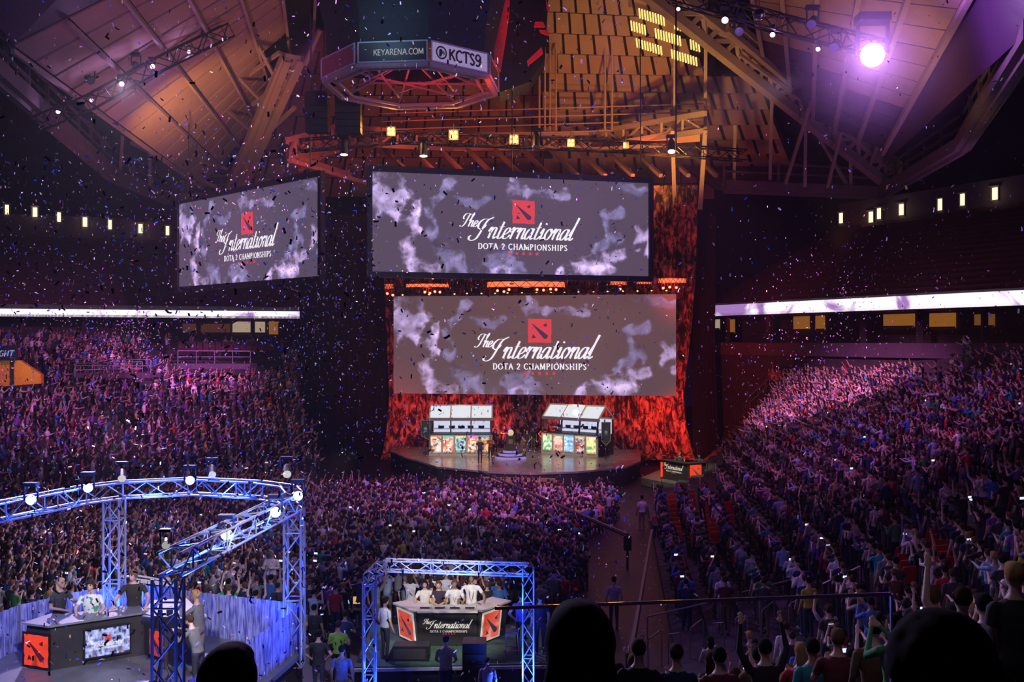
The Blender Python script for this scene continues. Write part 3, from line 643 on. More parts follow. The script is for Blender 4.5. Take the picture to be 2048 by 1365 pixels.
# red lit ring trusses above the hanging screens
m = MB(); z_ = 22.6
def red_run(pts, h, n):
    for a, b in zip(pts, pts[1:]): trusswork(m, a, b, h, n, .26)
red_run([W(575, 318, 66), W(665, 287, 74), W(905, 300, 88), W(1180, 296, 88), W(1410, 262, 72)], 1.3, 6)
for a, b in ((W(580, 322, 66), W(735, 368, 74)), (W(665, 300, 74), W(600, 340, 70)), (W(600, 318, 68), W(700, 350, 74)), (W(1410, 262, 72), W(1400, 420, 72)), (W(1345, 262, 74), W(1350, 420, 76)), (W(1180, 300, 84), W(1345, 290, 76))): m.beam(a, b, .3)
for k in range(12):
    x0 = 760+k*55; m.beam(W(x0, 290, 90), W(x0+62+k*0.5, 352, 78), .3)
tag(m.build('trim_ring_truss', M_TRUSS), 'red lit ring of roof trusses above the hanging screens', None, None, 'structure')
m = MB(); 
for P in ([W(582, 312, 67), W(655, 292, 74), W(705, 300, 78), W(610, 322, 70)], [W(1180, 296, 86), W(1400, 258, 73), W(1400, 284, 74), W(1280, 292, 80)]): m.prism(P, (0, 0, .2))
tag(m.build('trim_red_soffit', mat('soffit', (.55, .3, .25), .7)), 'red lit soffit panels at the ends of the ring truss', None, None, 'structure')
spot(W(640, 330, 60), W(650, 300, 76), RED, 2600, 60, 1, .2); spot(W(1330, 330, 62), W(1320, 280, 80), RED, 2600, 60, 1, .2); spot(W(850, 200, 74), W(880, 310, 86), (1, .12, .03), 3200, 110, 1, .3)
# scaffold posts and cables in front of the far slope
m = MB()
for px in (1079, 1090, 1100, 1112, 1210, 1224, 1345, 1412): m.tube(W(px, 60 if px > 1200 else 95, 84), W(px, 262, 84), .10, 5)
for py in (214, 230, 246, 262):
    m.tube(W(760, py+14, 84), W(1410, py-6, 84), .06, 5)
tag(m.build('trim_scaffold', M_TRUSS), 'thin scaffold posts and cables before the far roof slope', None, None, 'structure')
m = MB(); m.path([W(1352, -20, 60), W(1352, 300, 60)], .05); tag(m.build('chain_motor_cable', M_BLK), 'black hoist cable dropping to the lamp truss end', 'cable')
# ------------------------------------------------------------------ centre hung scoreboard
ctr = Vector((-9.3+.0, 51.8, 0)); zr = 23.15
ctr = Vector((W(824, 160, 51.8).x, 51.8, 0)); r_o = 4.65
sb = empty('scoreboard', 'octagonal centre hung scoreboard with advertising panels and red lit underside', 'scoreboard', (ctr.x, ctr.y, zr))
oct_ = [Vector((r_o*math.cos(PI/8+k*PI/4), r_o*math.sin(PI/8+k*PI/4), 0)) for k in range(8)]
rot0 = math.radians(38.6); oct_ = [rotz(p, rot0) for p in oct_]
m = MB()
for k in range(8):
    a, b = oct_[k], oct_[(k+1) % 8]; m.beam(a, b, .28, .22); m.beam(a*.86, b*.86, .14)
    m.beam(a, a*.86, .12)
m.build('ring_frame', M_TRUSS, sb)
m = MB(); rr = random.Random(5)
for k in range(8): m.beam(oct_[k]*.9+Vector((0, 0, .2)), Vector((0, 0, 1.6)), .1); m.beam(oct_[k]*.9+Vector((0, 0, .5)), oct_[(k+3) % 8]*.9+Vector((0, 0, .8)), .09)
for k in range(8): m.beam(oct_[k]*.55+Vector((0, 0, .9)), oct_[(k+1) % 8]*.55+Vector((0, 0, .9)), .10)
m.build('bracing', M_TRUSS, sb)
m = MB(); m.prism([p*.97+Vector((0, 0, 2.1)) for p in oct_], (0, 0, .2)); 
for k in range(8):
    a, b = oct_[k]*.97, oct_[(k+1) % 8]*.97; m.prism([a+Vector((0, 0, 1.2)), b+Vector((0, 0, 1.2)), b*1.02+Vector((0, 0, 2.2)), a*1.02+Vector((0, 0, 2.2))], (a+b).normalized()*-.1)
    a2, b2 = a*1.0, b*1.0; up1 = Vector((0, 0, 2.2)); up2 = Vector((0, 0, 9))
    m.prism([a2+up1, b2+up1, b2*1.35+up2, a2*1.35+up2], (a+b).normalized()*-.15)
m.build('housing', mat('scoreboard_housing', (.018, .022, .028), .8), sb)
M_PNLW = mat('panel_white', (.55, .50, .60), .5, emis=(.8, .7, .9), es=.22, var=0); M_PNLD = mat('panel_dark', (.035, .03, .04), .5, var=0); M_PNLR = mat('panel_maroon', (.30, .05, .10), .5); M_LET = glow('panel_letters', (.75, .72, .8), .42, False); M_LETD = mat('letters_dark', (.02, .015, .03), .6, var=0)
for k in range(8):
    a, b = oct_[k], oct_[(k+1) % 8]; mid = (a+b)/2; out = mid.normalized(); ux = (b-a).normalized()
    if out.y > .3: continue
    # left to right as seen from the hall
    if ux.x < 0 or (abs(ux.x) < .2 and False): a, b = b, a; ux = -ux
    L_ = (b-a).length; base = a+out*.12; q = lambda x, y, o, base=base, ux=ux, out=out: base+ux*x+Vector((0, 0, .12+y))+out*(.06+o)
    kind_ = 'white' if (out.x > .1 and out.y < -.7) else 'dark' if (out.x < .1 and out.y < -.7) else 'maroon' if out.x < 0 else 'gold'
    m = MB(); m.prism([q(.06, 0, -.06), q(L_-.06, 0, -.06), q(L_-.06, .98, -.06), q(.06, .98, -.06)], out*.06)
    pm = {'white': M_PNLW, 'dark': M_PNLD, 'maroon': M_PNLR, 'gold': mat('panel_brown', (.12, .06, .03), .5)}[kind_]
    pn = m.build('advert_panel', pm, sb); pn['label'] = {'white': 'white panel with dark lettering and round emblem', 'dark': 'dark panel with pale lettering', 'maroon': 'maroon panel', 'gold': 'brown panel'}[kind_]
    m = MB()
    for (x0, y0), (x1, y1) in (((.03, 0), (L_-.03, 0)), ((.03, .98), (L_-.03, .98)), ((.05, 0), (.05, .98)), ((L_-.05, 0), (L_-.05, .98))): m.beam(q(x0, y0, .0), q(x1, y1, .0), .07)
    m.build('panel_frame', mat('pale_trim', (.45, .42, .48), .5, var=0), pn)
    if kind_ == 'white':
        m = MB(); caps(m, 'KCTS9', 1.05, .22, .56, q, .17, .20, .0, False, 0, .02)
        cx_, cy_ = .62, .5
        for r1, r0 in ((.33, .25),):
            vs = []; 
            for i in range(20): t = 2*PI*i/20; vs += [q(cx_+r1*math.cos(t), cy_+r1*math.sin(t), .02), q(cx_+r0*math.cos(t), cy_+r0*math.sin(t), .02)]
            m.add(vs, [(2*i, (2*i+2) % 40, (2*i+3) % 40, 2*i+1) for i in range(20)])
        m.add([q(cx_+x, cy_+y, .022) for x, y in ((-.14, -.2), (-.14, .12), (-.02, .2), (.06, .1), (.1, -.02), (.03, -.08), (.0, -.2))], [tuple(range(7))])
        m.add([q(cx_+x, cy_+y, .022) for x, y in ((.09, .17), (.16, .08), (.2, -.05), (.12, -.12), (.12, .02))], [tuple(range(5))])
        m.build('lettering', M_LETD, pn)
    if kind_ == 'dark':
        m = MB(); caps(m, 'KEYARENA.COM', L_-2.75, .32, .29, q, .12, .13, -.02, False, 0, .02); m.build('lettering', M_LET, pn)
spot((ctr.x, ctr.y, 21.5), (ctr.x+.6, ctr.y+1, 26), RED, 420, 130, 1, .3); spot((ctr.x+1, ctr.y-3, 19.5), (ctr.x+1, ctr.y+2, 24), RED, 500, 90, 1, .3)
# red faced side screens of the cluster beyond
sc2 = empty('scoreboard_column', 'tall dark column with red lit faces right of the scoreboard', 'column', W(1040, 60, 60))
b0 = sc2.location
m = MB(); m.prism([W(1003, -60, 58)-b0, W(1100, -60, 62)-b0, W(1090, 120, 62)-b0, W(1058, 165, 60)-b0, W(1000, 185, 58)-b0], (0, 2.5, 0)); m.build('housing', mat('scoreboard_housing'), sc2)
m = MB(); m.prism([W(975, -60, 56)-b0, W(1022, -60, 57)-b0, W(1018, 35, 57)-b0, W(1001, 142, 57)-b0, W(966, 92, 56)-b0], (0, .3, 0)); m.build('red_face', mat('red_face', (.75, .10, .06), .6), sc2)
m = MB()
for P in ([(1070, 44), (1086, 44), (1091, 54), (1068, 54)], [(1078, 60), (1096, 61), (1098, 71), (1082, 66)], [(1083, 95), (1086, 107), (1056, 131), (1054, 122)], [(1092, 0), (1099, 14), (1099, 24), (1094, 20)]): m.prism([W(x, y, 57.8)-b0 for x, y in P], (0, .15, 0))
m.build('red_fin', mat('red_face'), sc2)
spot(W(985, 230, 48), W(1000, 40, 57), RED, 1500, 40, 1, .3); spot(W(1060, 180, 50), W(1080, 80, 58), RED, 700, 40, 1, .3)
spot(W(720, 20, 44), W(800, 60, 49), (.35, .75, 1.0), 260, 80, 1, .5)
# speaker arrays
for i, (x0, x1, y0, y1, d) in enumerate(((612, 657, 188, 266, 58), (672, 722, 190, 268, 56))):
    a = W((x0+x1)/2, (y0+y1)/2, d); w_ = (x1-x0)/F*d; h_ = (y1-y0)/F*d
    e = empty('line_array_speaker', 'black hanging speaker array, %s' % ('half hidden behind the roof leg' if i == 0 else 'square and nearer the orange lamps'), 'speaker', a)
    m = MB()
    for k in range(6): m.box((0, .02*k*k*.3, h_/2-h_*(k+.5)/6), (w_, .8, h_/6-.03))
    m.build('cabinet', M_BLK, e)
    m = MB(); m.box((0, 0, h_/2+.08), (w_*.9, .5, .08)); m.tube((-w_*.3, 0, h_/2), (-w_*.3, 0, h_/2+5), .03); m.tube((w_*.3, 0, h_/2), (w_*.3, 0, h_/2+5), .03); m.build('rigging_frame', M_STEELD, e)
# ------------------------------------------------------------------ screens
def vnoise(x, y, seed):
    xi = np.floor(x).astype(int); yi = np.floor(y).astype(int); xf = x-xi; yf = y-yi
    def h(a, b): 
        n = (a*374761393+b*668265263+seed*1442695041) & 0x7fffffff; n = ((n ^ (n >> 13))*1274126177) & 0x7fffffff; return ((n ^ (n >> 16)) & 0xffff)/65535.0
    u = xf*xf*(3-2*xf); v = yf*yf*(3-2*yf)
    return (h(xi, yi)*(1-u)+h(xi+1, yi)*u)*(1-v)+(h(xi, yi+1)*(1-u)+h(xi+1, yi+1)*u)*v
def fbm(x, y, o=5, seed=1, billow=False):
    s = 0; a = .5; t = 0
    for k in range(o):
        n = vnoise(x*2**k, y*2**k, seed+k); n = 1-abs(2*n-1) if billow else n; s = s+a*n; t += a; a *= .55
    return s/t
CLOUDS = [ # (path of (u, v, radius), brightness, pinkness)
 ([(-.02, .80, .05), (.04, .72, .06), (.09, .68, .06), (.13, .60, .045)], 1.1, .7), ([(.13, .60, .05), (.145, .45, .035), (.12, .32, .035), (.125, .15, .04), (.17, .03, .05), (.2, 0, .05)], 1.25, 1.0),
 ([(.27, .95, .025), (.24, .8, .02), (.19, .62, .02), (.20, .45, .025), (.22, .32, .035), (.27, .12, .05), (.3, 0, .05)], .8, .25),
 ([(.04, .95, .03), (.08, .9, .03)], .6, .4), ([(.30, .74, .02), (.36, .70, .025), (.40, .76, .02)], .6, .1), ([(.50, .96, .012), (.525, .88, .022), (.49, .83, .03), (.56, .83, .02), (.68, .84, .018)], .75, .5),
 ([(.40, .02, .05), (.44, .18, .04), (.49, .10, .04), (.5, 0, .04)], .8, .2), ([(.38, .0, .03), (.45, .0, .04)], .9, .7),
 ([(.68, 0, .03), (.74, .08, .04), (.80, .10, .045), (.86, .20, .03), (.91, .24, .022)], 1.15, .9), ([(.78, 0, .05), (.85, .05, .03)], 1.1, .9),
 ([(.80, .26, .02), (.86, .36, .02), (.84, .52, .025), (.83, .62, .02), (.89, .66, .02)], .65, .15), ([(.87, .50, .02), (.895, .36, .018)], .6, .2), ([(.95, .52, .02), (.98, .44, .028), (.96, .30, .02), (1.01, .50, .03), (1.0, .22, .02)], 1.15, .9), ([(.86, .95, .02), (.93, .94, .03), (1.0, .9, .02)], .6, .2)]
def cloud_pixels(nu, nv, base, asp, dim=1.0):
    U, V = np.meshgrid(np.linspace(0, 1, nu), np.linspace(0, 1, nv)); X = U*asp; Y = V
    w1 = fbm(X*5, Y*5, 4, 11)-.5; w2 = fbm(X*5+7, Y*5+3, 4, 23)-.5; Uw = U+w1*.045; Vw = V+w2*.13
    bl = fbm(X*6+w2, Y*6+w1, 6, 41, True); fb = fbm(X*12, Y*12, 5, 57)
    out = np.ones((nv, nu, 3))*np.array(base); out *= (.93+.14*fbm(X*2, Y*2, 3, 5))[..., None]
    for path, br, pk in CLOUDS:
        D = np.full(U.shape, 9.0)
        for (a, b, r0), (c, d, r1) in zip(path, path[1:]):
            ax, ay, cx, cy = a*asp, b, c*asp, d; dx, dy = cx-ax, cy-ay
            t = np.clip(((Uw*asp-ax)*dx+(Vw-ay)*dy)/(dx*dx+dy*dy+1e-9), 0, 1); r = (r0+(r1-r0)*t)*2.1
            D = np.minimum(D, np.hypot(Uw*asp-ax-dx*t, Vw-ay-dy*t)/r)
        k = np.clip((1.0-D+(bl-.5)*1.9)*1.5, 0, 1)**1.6; lum = np.clip(.18+1.9*(bl-.42)+1.0*(fb-.5), .03, 1.35)*br
        col = np.array([.26, .25, .55])*(1-pk)+np.array([.66, .47, .86])*pk
        out = out*(1-k[..., None])+(out*.6+col*lum[..., None])*k[..., None]
    return np.clip(out, 0, 1.2)*dim
def attr_emit(name, base_refl=.02, es=1.0):
    m = bpy.data.materials.new(name); m.use_nodes = True; nt = m.node_tree; b = nt.nodes['Principled BSDF']; b.inputs['Base Color'].default_value = (base_refl,)*3+(1,)
    a = nt.nodes.new('ShaderNodeAttribute'); a.attribute_name = 'picture'; nt.links.new(a.outputs['Vector'], b.inputs['Emission Color']); b.inputs['Emission Strength'].default_value = es
    b.inputs['Roughness'].default_value = .7; return m
def picture_mesh(name, Wd, H, px, mt, parent, y=0.0):
    nv, nu, _ = px.shape; xs, zs = np.meshgrid(np.linspace(0, Wd, nu), np.linspace(0, H, nv)); v = np.stack([xs.ravel(), np.full(xs.size, y), zs.ravel()], 1)
    i = np.arange((nv-1)*(nu-1)); r = i//(nu-1); c = i % (nu-1); a = r*nu+c; f = np.stack([a, a+1, a+nu+1, a+nu], 1)
    me = bpy.data.meshes.new(name); me.from_pydata(v.tolist(), [], f.tolist()); me.materials.append(mt)
    at = me.attributes.new('picture', 'FLOAT_VECTOR', 'POINT'); at.data.foreach_set('vector', px.reshape(-1).astype(np.float32)); me.update()
    o = bpy.data.objects.new(name, me); C.objects.link(o); o.parent = parent; return o
M_WTXT = glow('screen_white', (.93, .88, .95), 1.0); M_REDTXT = glow('screen_red', (.72, .055, .065), 1.0); M_DKTXT = glow('screen_dark', (.05, .03, .08), 1.0)
def title(Wd, H, parent, to3, mats=(None, None, None), cx=.53, s=1.0, emb=True):
    """the event title as it stands on the screens, in fractions of the picture"""
    mw, mr, md = mats
    if emb:
        e = MB(); S = .235*H*s; emblem(e, cx*Wd-S/2, .525*H if s == 1 else .525*H, S, to3, 0, 1, .012); e.build('emblem', [mr, md], parent)
    m = MB(); X = H*s
    sz = .098*X
    script(m, 'The', cx*Wd-.635*X, .40*H+.078*X, .064*X, to3, .85, off=.012)
    script(m, 'I', cx*Wd-.485*X, .40*H-.022*X, .074*X, to3, 1.0, off=.014)
    script(m, 'nternational', cx*Wd-.40*X, .40*H-.035*X, .112*X, to3, .66, off=.016, shear=.45)
    w_ = caps_w('DOTA 2 CHAMPIONSHIPS', .057*X, .13); caps(m, 'DOTA 2 CHAMPIONSHIPS', cx*Wd-w_/2+.0*X, .255*H if s == 1 else .40*H-.15*X, .057*X, to3, .11, .20, .13, off=.012)
    m.build('lettering', mw, parent)
    m = MB()
    for k in range(5): star(m, cx*Wd+(k-2)*.072*X, .215*H if s == 1 else .40*H-.19*X, .024*X, to3, 0, .012)
    m.build('stars', mr, parent)
def big_screen(name, a, b, z0, z1, label, dim, base, refl, frame=.3, res=(420, 150)):
    a = Vector((a[0], a[1], 0)); b = Vector((b[0], b[1], 0)); Wd = (b-a).length; H = z1-z0; ang = math.atan2((b-a).y, (b-a).x)
    e = empty(name, label, 'screen', (a.x, a.y, z0), ang)
    px = cloud_pixels(res[0], res[1], base, Wd/H, dim); picture_mesh('display', Wd, H, px, attr_emit(name+'_picture', refl), e)
    m = MB()
    if frame:
        f = frame
        for p, q in (((-f/2, 0, -f/2), (Wd+f/2, 0, -f/2)), ((-f/2, 0, H+f/2), (Wd+f/2, 0, H+f/2)), ((-f/2, 0, -f), (-f/2, 0, H+f)), ((Wd+f/2, 0, -f), (Wd+f/2, 0, H+f))): m.beam(p, q, f, .35)
    m.prism([(0, .05, 0), (Wd, .05, 0), (Wd, .05, H), (0, .05, H)], (0, .25, 0)); m.build('frame', mat('screen_frame', (.008, .008, .012), .5, var=0), e)
    title(Wd, H, e, lambda x, y, o: Vector((x, -.01-o, y)), (M_WTXT, M_REDTXT, M_DKTXT))
    return e
big_screen('stage_screen', (-9.22, 74.9), (12.14, 71.2), 5.42, 12.97, 'wide stage screen directly above the player booths', .72, (.130, .078, .086), .16, frame=0)  # base tint has the red light spill put in
big_screen('hanging_screen', (-8.3, 57.1), (8.7, 61.4), 13.6, 19.6, 'large black framed screen hanging above the stage screen', .9, (.108, .074, .118), .02)
big_screen('hanging_screen', (-23.9, 69.1), (-11.46, 57.4), 13.35, 19.35, 'steeply angled black framed screen hanging over the left stand', .9, (.100, .074, .125), .02, res=(240, 106))
for p, w_, zt in (((-7.8, 57.4, 19.9), 'left end of the wide hanging screen', 29), ((0, 59.2, 19.9), 'middle of the wide hanging screen', 29), ((8.2, 61.3, 19.9), 'right end of the wide hanging screen', 29), ((-23, 68.2, 19.7), 'far end of the angled hanging screen', 25), ((-12.2, 58.2, 19.7), 'near end of the angled hanging screen', 29)):
    m = MB(); m.tube((0, 0, 0), (0, .3, zt-p[2]), .035, 5); c_ = m.build('hoist_cable', M_BLK); c_.location = p; tag(c_, 'thin black hoist cable carrying the '+w_, 'cable')
# ------------------------------------------------------------------ lamp trusses
def truss_mesh(m, pts, s=.3, r=.025, step=.5, n=5, tri=False):
    """box truss along a poly-line: four chords and zig-zag lacing"""
    offs = [(-s/2, -s/2), (s/2, -s/2), (s/2, s/2), (-s/2, s/2)]
    for a, b in zip(pts, pts[1:]):
        a = Vector(a); b = Vector(b); d = (b-a); L_ = d.length; z = d/L_; u = Vector((0, 0, 1)) if abs(z.z) < .9 else Vector((0, 1, 0)); x = u.cross(z).normalized(); y = z.cross(x)
        P = lambda t, k: a+z*t+x*offs[k][0]+y*offs[k][1]
        for k in range(4): m[0].tube(P(0, k), P(L_, k), r, n)
        N = max(2, int(L_/step))
        for k in range(4):
            k2 = (k+1) % 4
            for i in range(N):
                t0, t1 = L_*i/N, L_*(i+1)/N; m[1].tube(P(t0, k if i % 2 else k2), P(t1, k2 if i % 2 else k), r*.6, 4, caps=False)
                if i % 3 == 0: m[1].tube(P(t0, k), P(t0, k2), r*.6, 4, caps=False)
def truss(name, pts, label, mt, s=.3, r=.025, step=.5, cat='truss', group=None):
    o0 = Vector(pts[0]); e = empty(name, label, cat, o0, group=group); a, b = MB(), MB(); truss_mesh((a, b), [Vector(p)-o0 for p in pts], s, r, step)
    a.build('chords', mt, e); b.build('lacing', mt, e); return e
M_TRB = mat('dark_truss', (.03, .026, .03), .45, .5); M_ALU = mat('aluminium_truss', (.40, .42, .48), .45, .5, var=.05)
truss('lighting_truss', [W(455, 62, 60), W(300, 138, 56), W(180, 205, 54), W(70, 250, 52)], 'dark lamp truss crossing below the left roof slope', M_TRB, .8, .06, 1.0)
truss('lighting_truss', [W(1340, -12, 50), W(1560, 48, 48), W(1770, 100, 45)], 'dark lamp truss below the right roof slope', M_TRB, .8, .06, 1.0)
truss('lighting_truss', [W(600, 292, 60), W(800, 275, 61), W(1050, 285, 62), W(1250, 294, 64), W(1490, 312, 66)], 'long dark truss carrying the orange blinder lamps', M_TRB, .7, .05, .9)
def moving_head(p, col, st, label, size=.30, pw=0, group=None, tilt=.0, aim=None):
    p = Vector(p); e = empty('moving_head_lamp', label, 'stage lamp', p, group=group)
    d = ((Vector(aim) if aim else EYE*.4+Vector((0, 20, 0)))-p).normalized(); x = d.cross(Vector((0, 0, 1))).normalized(); y = x.cross(d)
    m = MB(); m.tube(-d*size*1.3, d*size*.9, size*.62, 10, size*.75); m.tube(-d*size*2.0, -d*size*1.3, size*.35, 10, size*.62); m.build('head', M_BLK, e)
    m = MB(); m.beam(x*size*.85, x*size*.85+Vector((0, 0, size*2)), size*.2); m.beam(-x*size*.85, -x*size*.85+Vector((0, 0, size*2)), size*.2); m.box((0, 0, size*2.2), (size*1.9, size*1.2, size*.5)); m.build('yoke', M_BLK, e)
    m = MB(); m.tube(d*size*.88, d*size*.95, size*.68, 14); m.build('lens', glow('lens_%s_%.1f' % ('_'.join('%.2f' % c for c in col), st), col, st, False) if st else mat('lens_off', (.1, .1, .15), .1), e)
    if pw: point(p+d*size*1.4, col if col[0] > .3 else (.02, .12, 1.0), pw, size*.5)
    return e
L_PUR = (.80, .42, 1.0)
for i, (x, y, d, s, pw) in enumerate(((242, 170, 55.2, .20, 60), (304, 135, 56.3, .20, 60), (377, 106, 58.4, .15, 30), (182, 203, 54.2, .14, 30), (115, 226, 53, .16, 40))):
    moving_head(W(x, y-3, d), L_PUR, 9, 'violet lamp shining on the left roof truss, %s from its lower end' % ['third', 'fourth', 'fifth', 'second', 'first'][i], s, pw, 'violet lamps on the left roof truss')
for i, (x, y, d) in enumerate(((372, 62, 59), (408, 68, 59.5), (180, 160, 54.5), (272, 132, 55.8))): moving_head(W(x, y, d), L_PUR, 0, 'unlit black lamp on the left roof truss, %s' % ['upper end', 'just below the upper end', 'lower end above a violet lamp', 'between two lit violet lamps'][i], .3)
for i, (x, y, d, s, pw) in enumerate(((1357, 17, 49.5, .14, 20), (1451, 38, 48, .24, 120), (1546, 68, 48, .18, 60), (1637, 97, 46, .15, 30))):
    moving_head(W(x, y, d), L_PUR, 9, 'violet lamp shining on the right roof truss, %s from its far end' % ['first', 'second', 'third', 'fourth'][i], s, pw, 'violet lamps on the right roof truss')
for i, (x, y, d) in enumerate(((1625, 45, 46), (1670, 92, 45.5), (1480, 60, 48.5))): moving_head(W(x, y, d), L_PUR, 0, 'unlit black lamp on the right roof truss, %s' % ['standing on top', 'hanging beside the great violet lamp', 'near the second violet lamp'][i], .32)
moving_head(W(1745, 110, 44), (1.0, .86, 1.0), 60, 'blinding violet white follow lamp at the truss end', .75, 0, aim=EYE+Vector((0, 0, -1.0)))
point(W(1745, 110, 43), (.60, .22, 1.0), 2600, .3)
# mirror ball
e = empty('mirror_ball', 'small faceted mirror ball hanging from the right lamp truss', 'mirror ball', W(1519, 30, 47)); m = MB(); m.ell((0, 0, 0), (.28, .28, .28), 16, 12); m.build('ball', mat('mirror', (.8, .8, .85), .08, 1.0, var=0), e); m = MB(); m.tube((0, 0, .27), (0, 0, .8), .02); m.build('hanger', M_BLK, e)
# orange blinders
for i, (x, y, s) in enumerate(((782, 263, 1.0), (907, 270, 1.12), (1028, 279, 1.1), (1142, 286, .9), (1252, 291, .7))):
    p = W(x, y, 59+i*.7); e = empty('blinder_lamp', 'glowing orange four bulb blinder lamp, %s from the left end of the truss' % ['first', 'second', 'third', 'fourth', 'fifth'][i], 'stage lamp', p, group='orange blinder lamps')
    m = MB(); m.box((0, .12, 0), (.55*s, .2, .6*s)); m.tube((0, .12, .3*s), (0, .12, .7), .04); m.build('housing', M_BLK, e)
    for a in (-1, 1):
        for b in (-1, 1):
            if i == 4 and a > 0: continue
            m = MB(); m.ell((a*.125*s, 0, b*.13*s), (.10*s, .05, .105*s), 12, 8); m.build('bulb', glow('amber_bulb', (1.0, .50, .13), 4.5, False), e)
    point(p+Vector((0, -.5, 0)), (1.0, .42, .06), 260*s, .25)
for i, (x, y, d) in enumerate(((688, 300, 58), (847, 303, 58.5), (1072, 285, 60), (1343, 296, 63), (566, 318, 58))):
    moving_head(W(x, y, d), (.9, .95, 1.0), 3 if i in (0, 1, 3) else 0, 'black lamp head hanging %s' % ['under the blinder truss, left of the first blinder', 'under the blinder truss between first and second blinder', 'on the blinder truss right of the third blinder', 'at the right end of the blinder truss', 'beside the red lit truss tip'][i], .34, aim=W(x, 700, 57))
# ------------------------------------------------------------------ red LED rings under the hanging screen
M_LEDR = glow('led_orange', (1.0, .16, .055), 1.5); M_LAMR = glow('red_lamp', (1.0, .10, .05), 9, False)
for i, (x0, x1, y0, y1, lamps) in enumerate(((768, 788, 569, 579, ((775, 587), (786, 590))), (812, 898, 569, 577, ((850, 584), (860, 586), (870, 583), (880, 584), (866, 556))), (974, 1130, 565, 577, ((995, 581), (1008, 583), (1018, 579), (1074, 579), (1087, 580), (1101, 578), (1112, 579), (939, 555))), (1219, 1254, 561, 572, ((1240, 578), )), (1272, 1304, 562, 570, ()), (1316, 1373, 558, 568, ((1326, 576), (1339, 574), (1352, 575))))):
    d = 66; a = W(x0, (y0+y1)/2, d); b = W(x1, (y0+y1)/2-1, d); c = (a+b)/2; rad = (b-a).length/2; hh = (y1-y0)/F*d
    nm = ['short', 'left', 'long central', 'small', 'thin', 'right'][i]
    e = empty('led_ring', '%s curved band of glowing red LED truss under the hanging screen' % nm, 'stage light', c)
    m = MB(); N = 18; bow = min(rad*.35, .8)
    arc = [Vector((-rad*math.cos(PI*k/N), -bow*math.sin(PI*k/N), 0)) for k in range(N+1)]
    for p, q in zip(arc, arc[1:]): m.prism([p+Vector((0, 0, -hh/2)), q+Vector((0, 0, -hh/2)), q+Vector((0, 0, hh/2)), p+Vector((0, 0, hh/2))], (0, .04, 0))
    m.build('led_band', M_LEDR, e)
    m = MB()
    for k, (p, q) in enumerate(zip(arc, arc[1:])): 
        s_ = 1 if k % 2 else -1; m.tube(p+Vector((0, -.03, s_*hh/2)), q+Vector((0, -.03, -s_*hh/2)), .018, 4)
    for zz_ in (-hh/2, hh/2): m.path([p+Vector((0, -.03, zz_)) for p in arc], .03, 5)
    m.build('lattice', M_TRB, e)
    for lx, ly in lamps:
        p = W(lx, ly, d-.3); moving_head(p, (1, .10, .05), 9, 'small red lamp %s the %s LED ring' % ('hanging under' if ly > 570 else 'glowing above', nm), .13, 0, 'red lamps around the LED rings', aim=p+Vector((0, -5, -2)))
    point(c+Vector((0, -.6, -.3)), RED, 100*max(rad, .5), .3)
for k, (x, y) in enumerate(((805, 591), (858, 590), (909, 589), (934, 588), (963, 588), (990, 588), (1015, 587), (1044, 587), (1073, 586), (1102, 586), (1129, 586), (1157, 585), (1187, 585), (1215, 584), (1246, 583), (1275, 583), (1303, 582), (1333, 582))):
    p = W(x, y, 71-.2*k*.1); e = empty('marker_lamp', 'tiny yellow green lamp in the row above the stage screen', 'lamp', p, group='tiny lamps above the stage screen'); m = MB(); m.ell((0, 0, 0), (.07, .05, .05), 8, 5); m.build('bulb', glow('green_bulb', (.75, .9, .15), 2.2, False), e); m = MB(); m.box((0, .06, .05), (.14, .12, .10)); m.build('holder', M_BLK, e)
m = MB(); truss_mesh((m, m), [W(770, 585, 71.5), W(1385, 577, 70.5)], .5, .03, .8); tag(m.build('lighting_truss', M_TRB), 'dark straight truss behind the row of tiny lamps above the stage screen', 'truss')
# ------------------------------------------------------------------ curtain and black drapes
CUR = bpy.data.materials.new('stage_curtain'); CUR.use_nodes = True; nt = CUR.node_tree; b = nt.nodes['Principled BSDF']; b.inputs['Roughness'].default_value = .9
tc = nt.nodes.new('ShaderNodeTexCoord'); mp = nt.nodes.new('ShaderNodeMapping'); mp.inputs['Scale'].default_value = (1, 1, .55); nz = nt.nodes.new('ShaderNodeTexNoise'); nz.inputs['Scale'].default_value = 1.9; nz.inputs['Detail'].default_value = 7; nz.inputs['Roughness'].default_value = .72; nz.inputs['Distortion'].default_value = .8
nt.links.new(tc.outputs['Object'], mp.inputs[0]); nt.links.new(mp.outputs[0], nz.inputs['Vector']); cr = nt.nodes.new('ShaderNodeValToRGB'); cr.color_ramp.elements[0].position = .47; cr.color_ramp.elements[0].color = (.012, .008, .009, 1); cr.color_ramp.elements[1].position = .62; cr.color_ramp.elements[1].color = (.55, .30, .26, 1)  # leaf gobo light put into the crumpled cloth's colour
nt.links.new(nz.outputs['Fac'], cr.inputs[0]); nt.links.new(cr.outputs[0], b.inputs['Base Color']); bp = nt.nodes.new('ShaderNodeBump'); bp.inputs['Strength'].default_value = .6; nt.links.new(nz.outputs['Fac'], bp.inputs['Height']); nt.links.new(bp.outputs[0], b.inputs['Normal'])
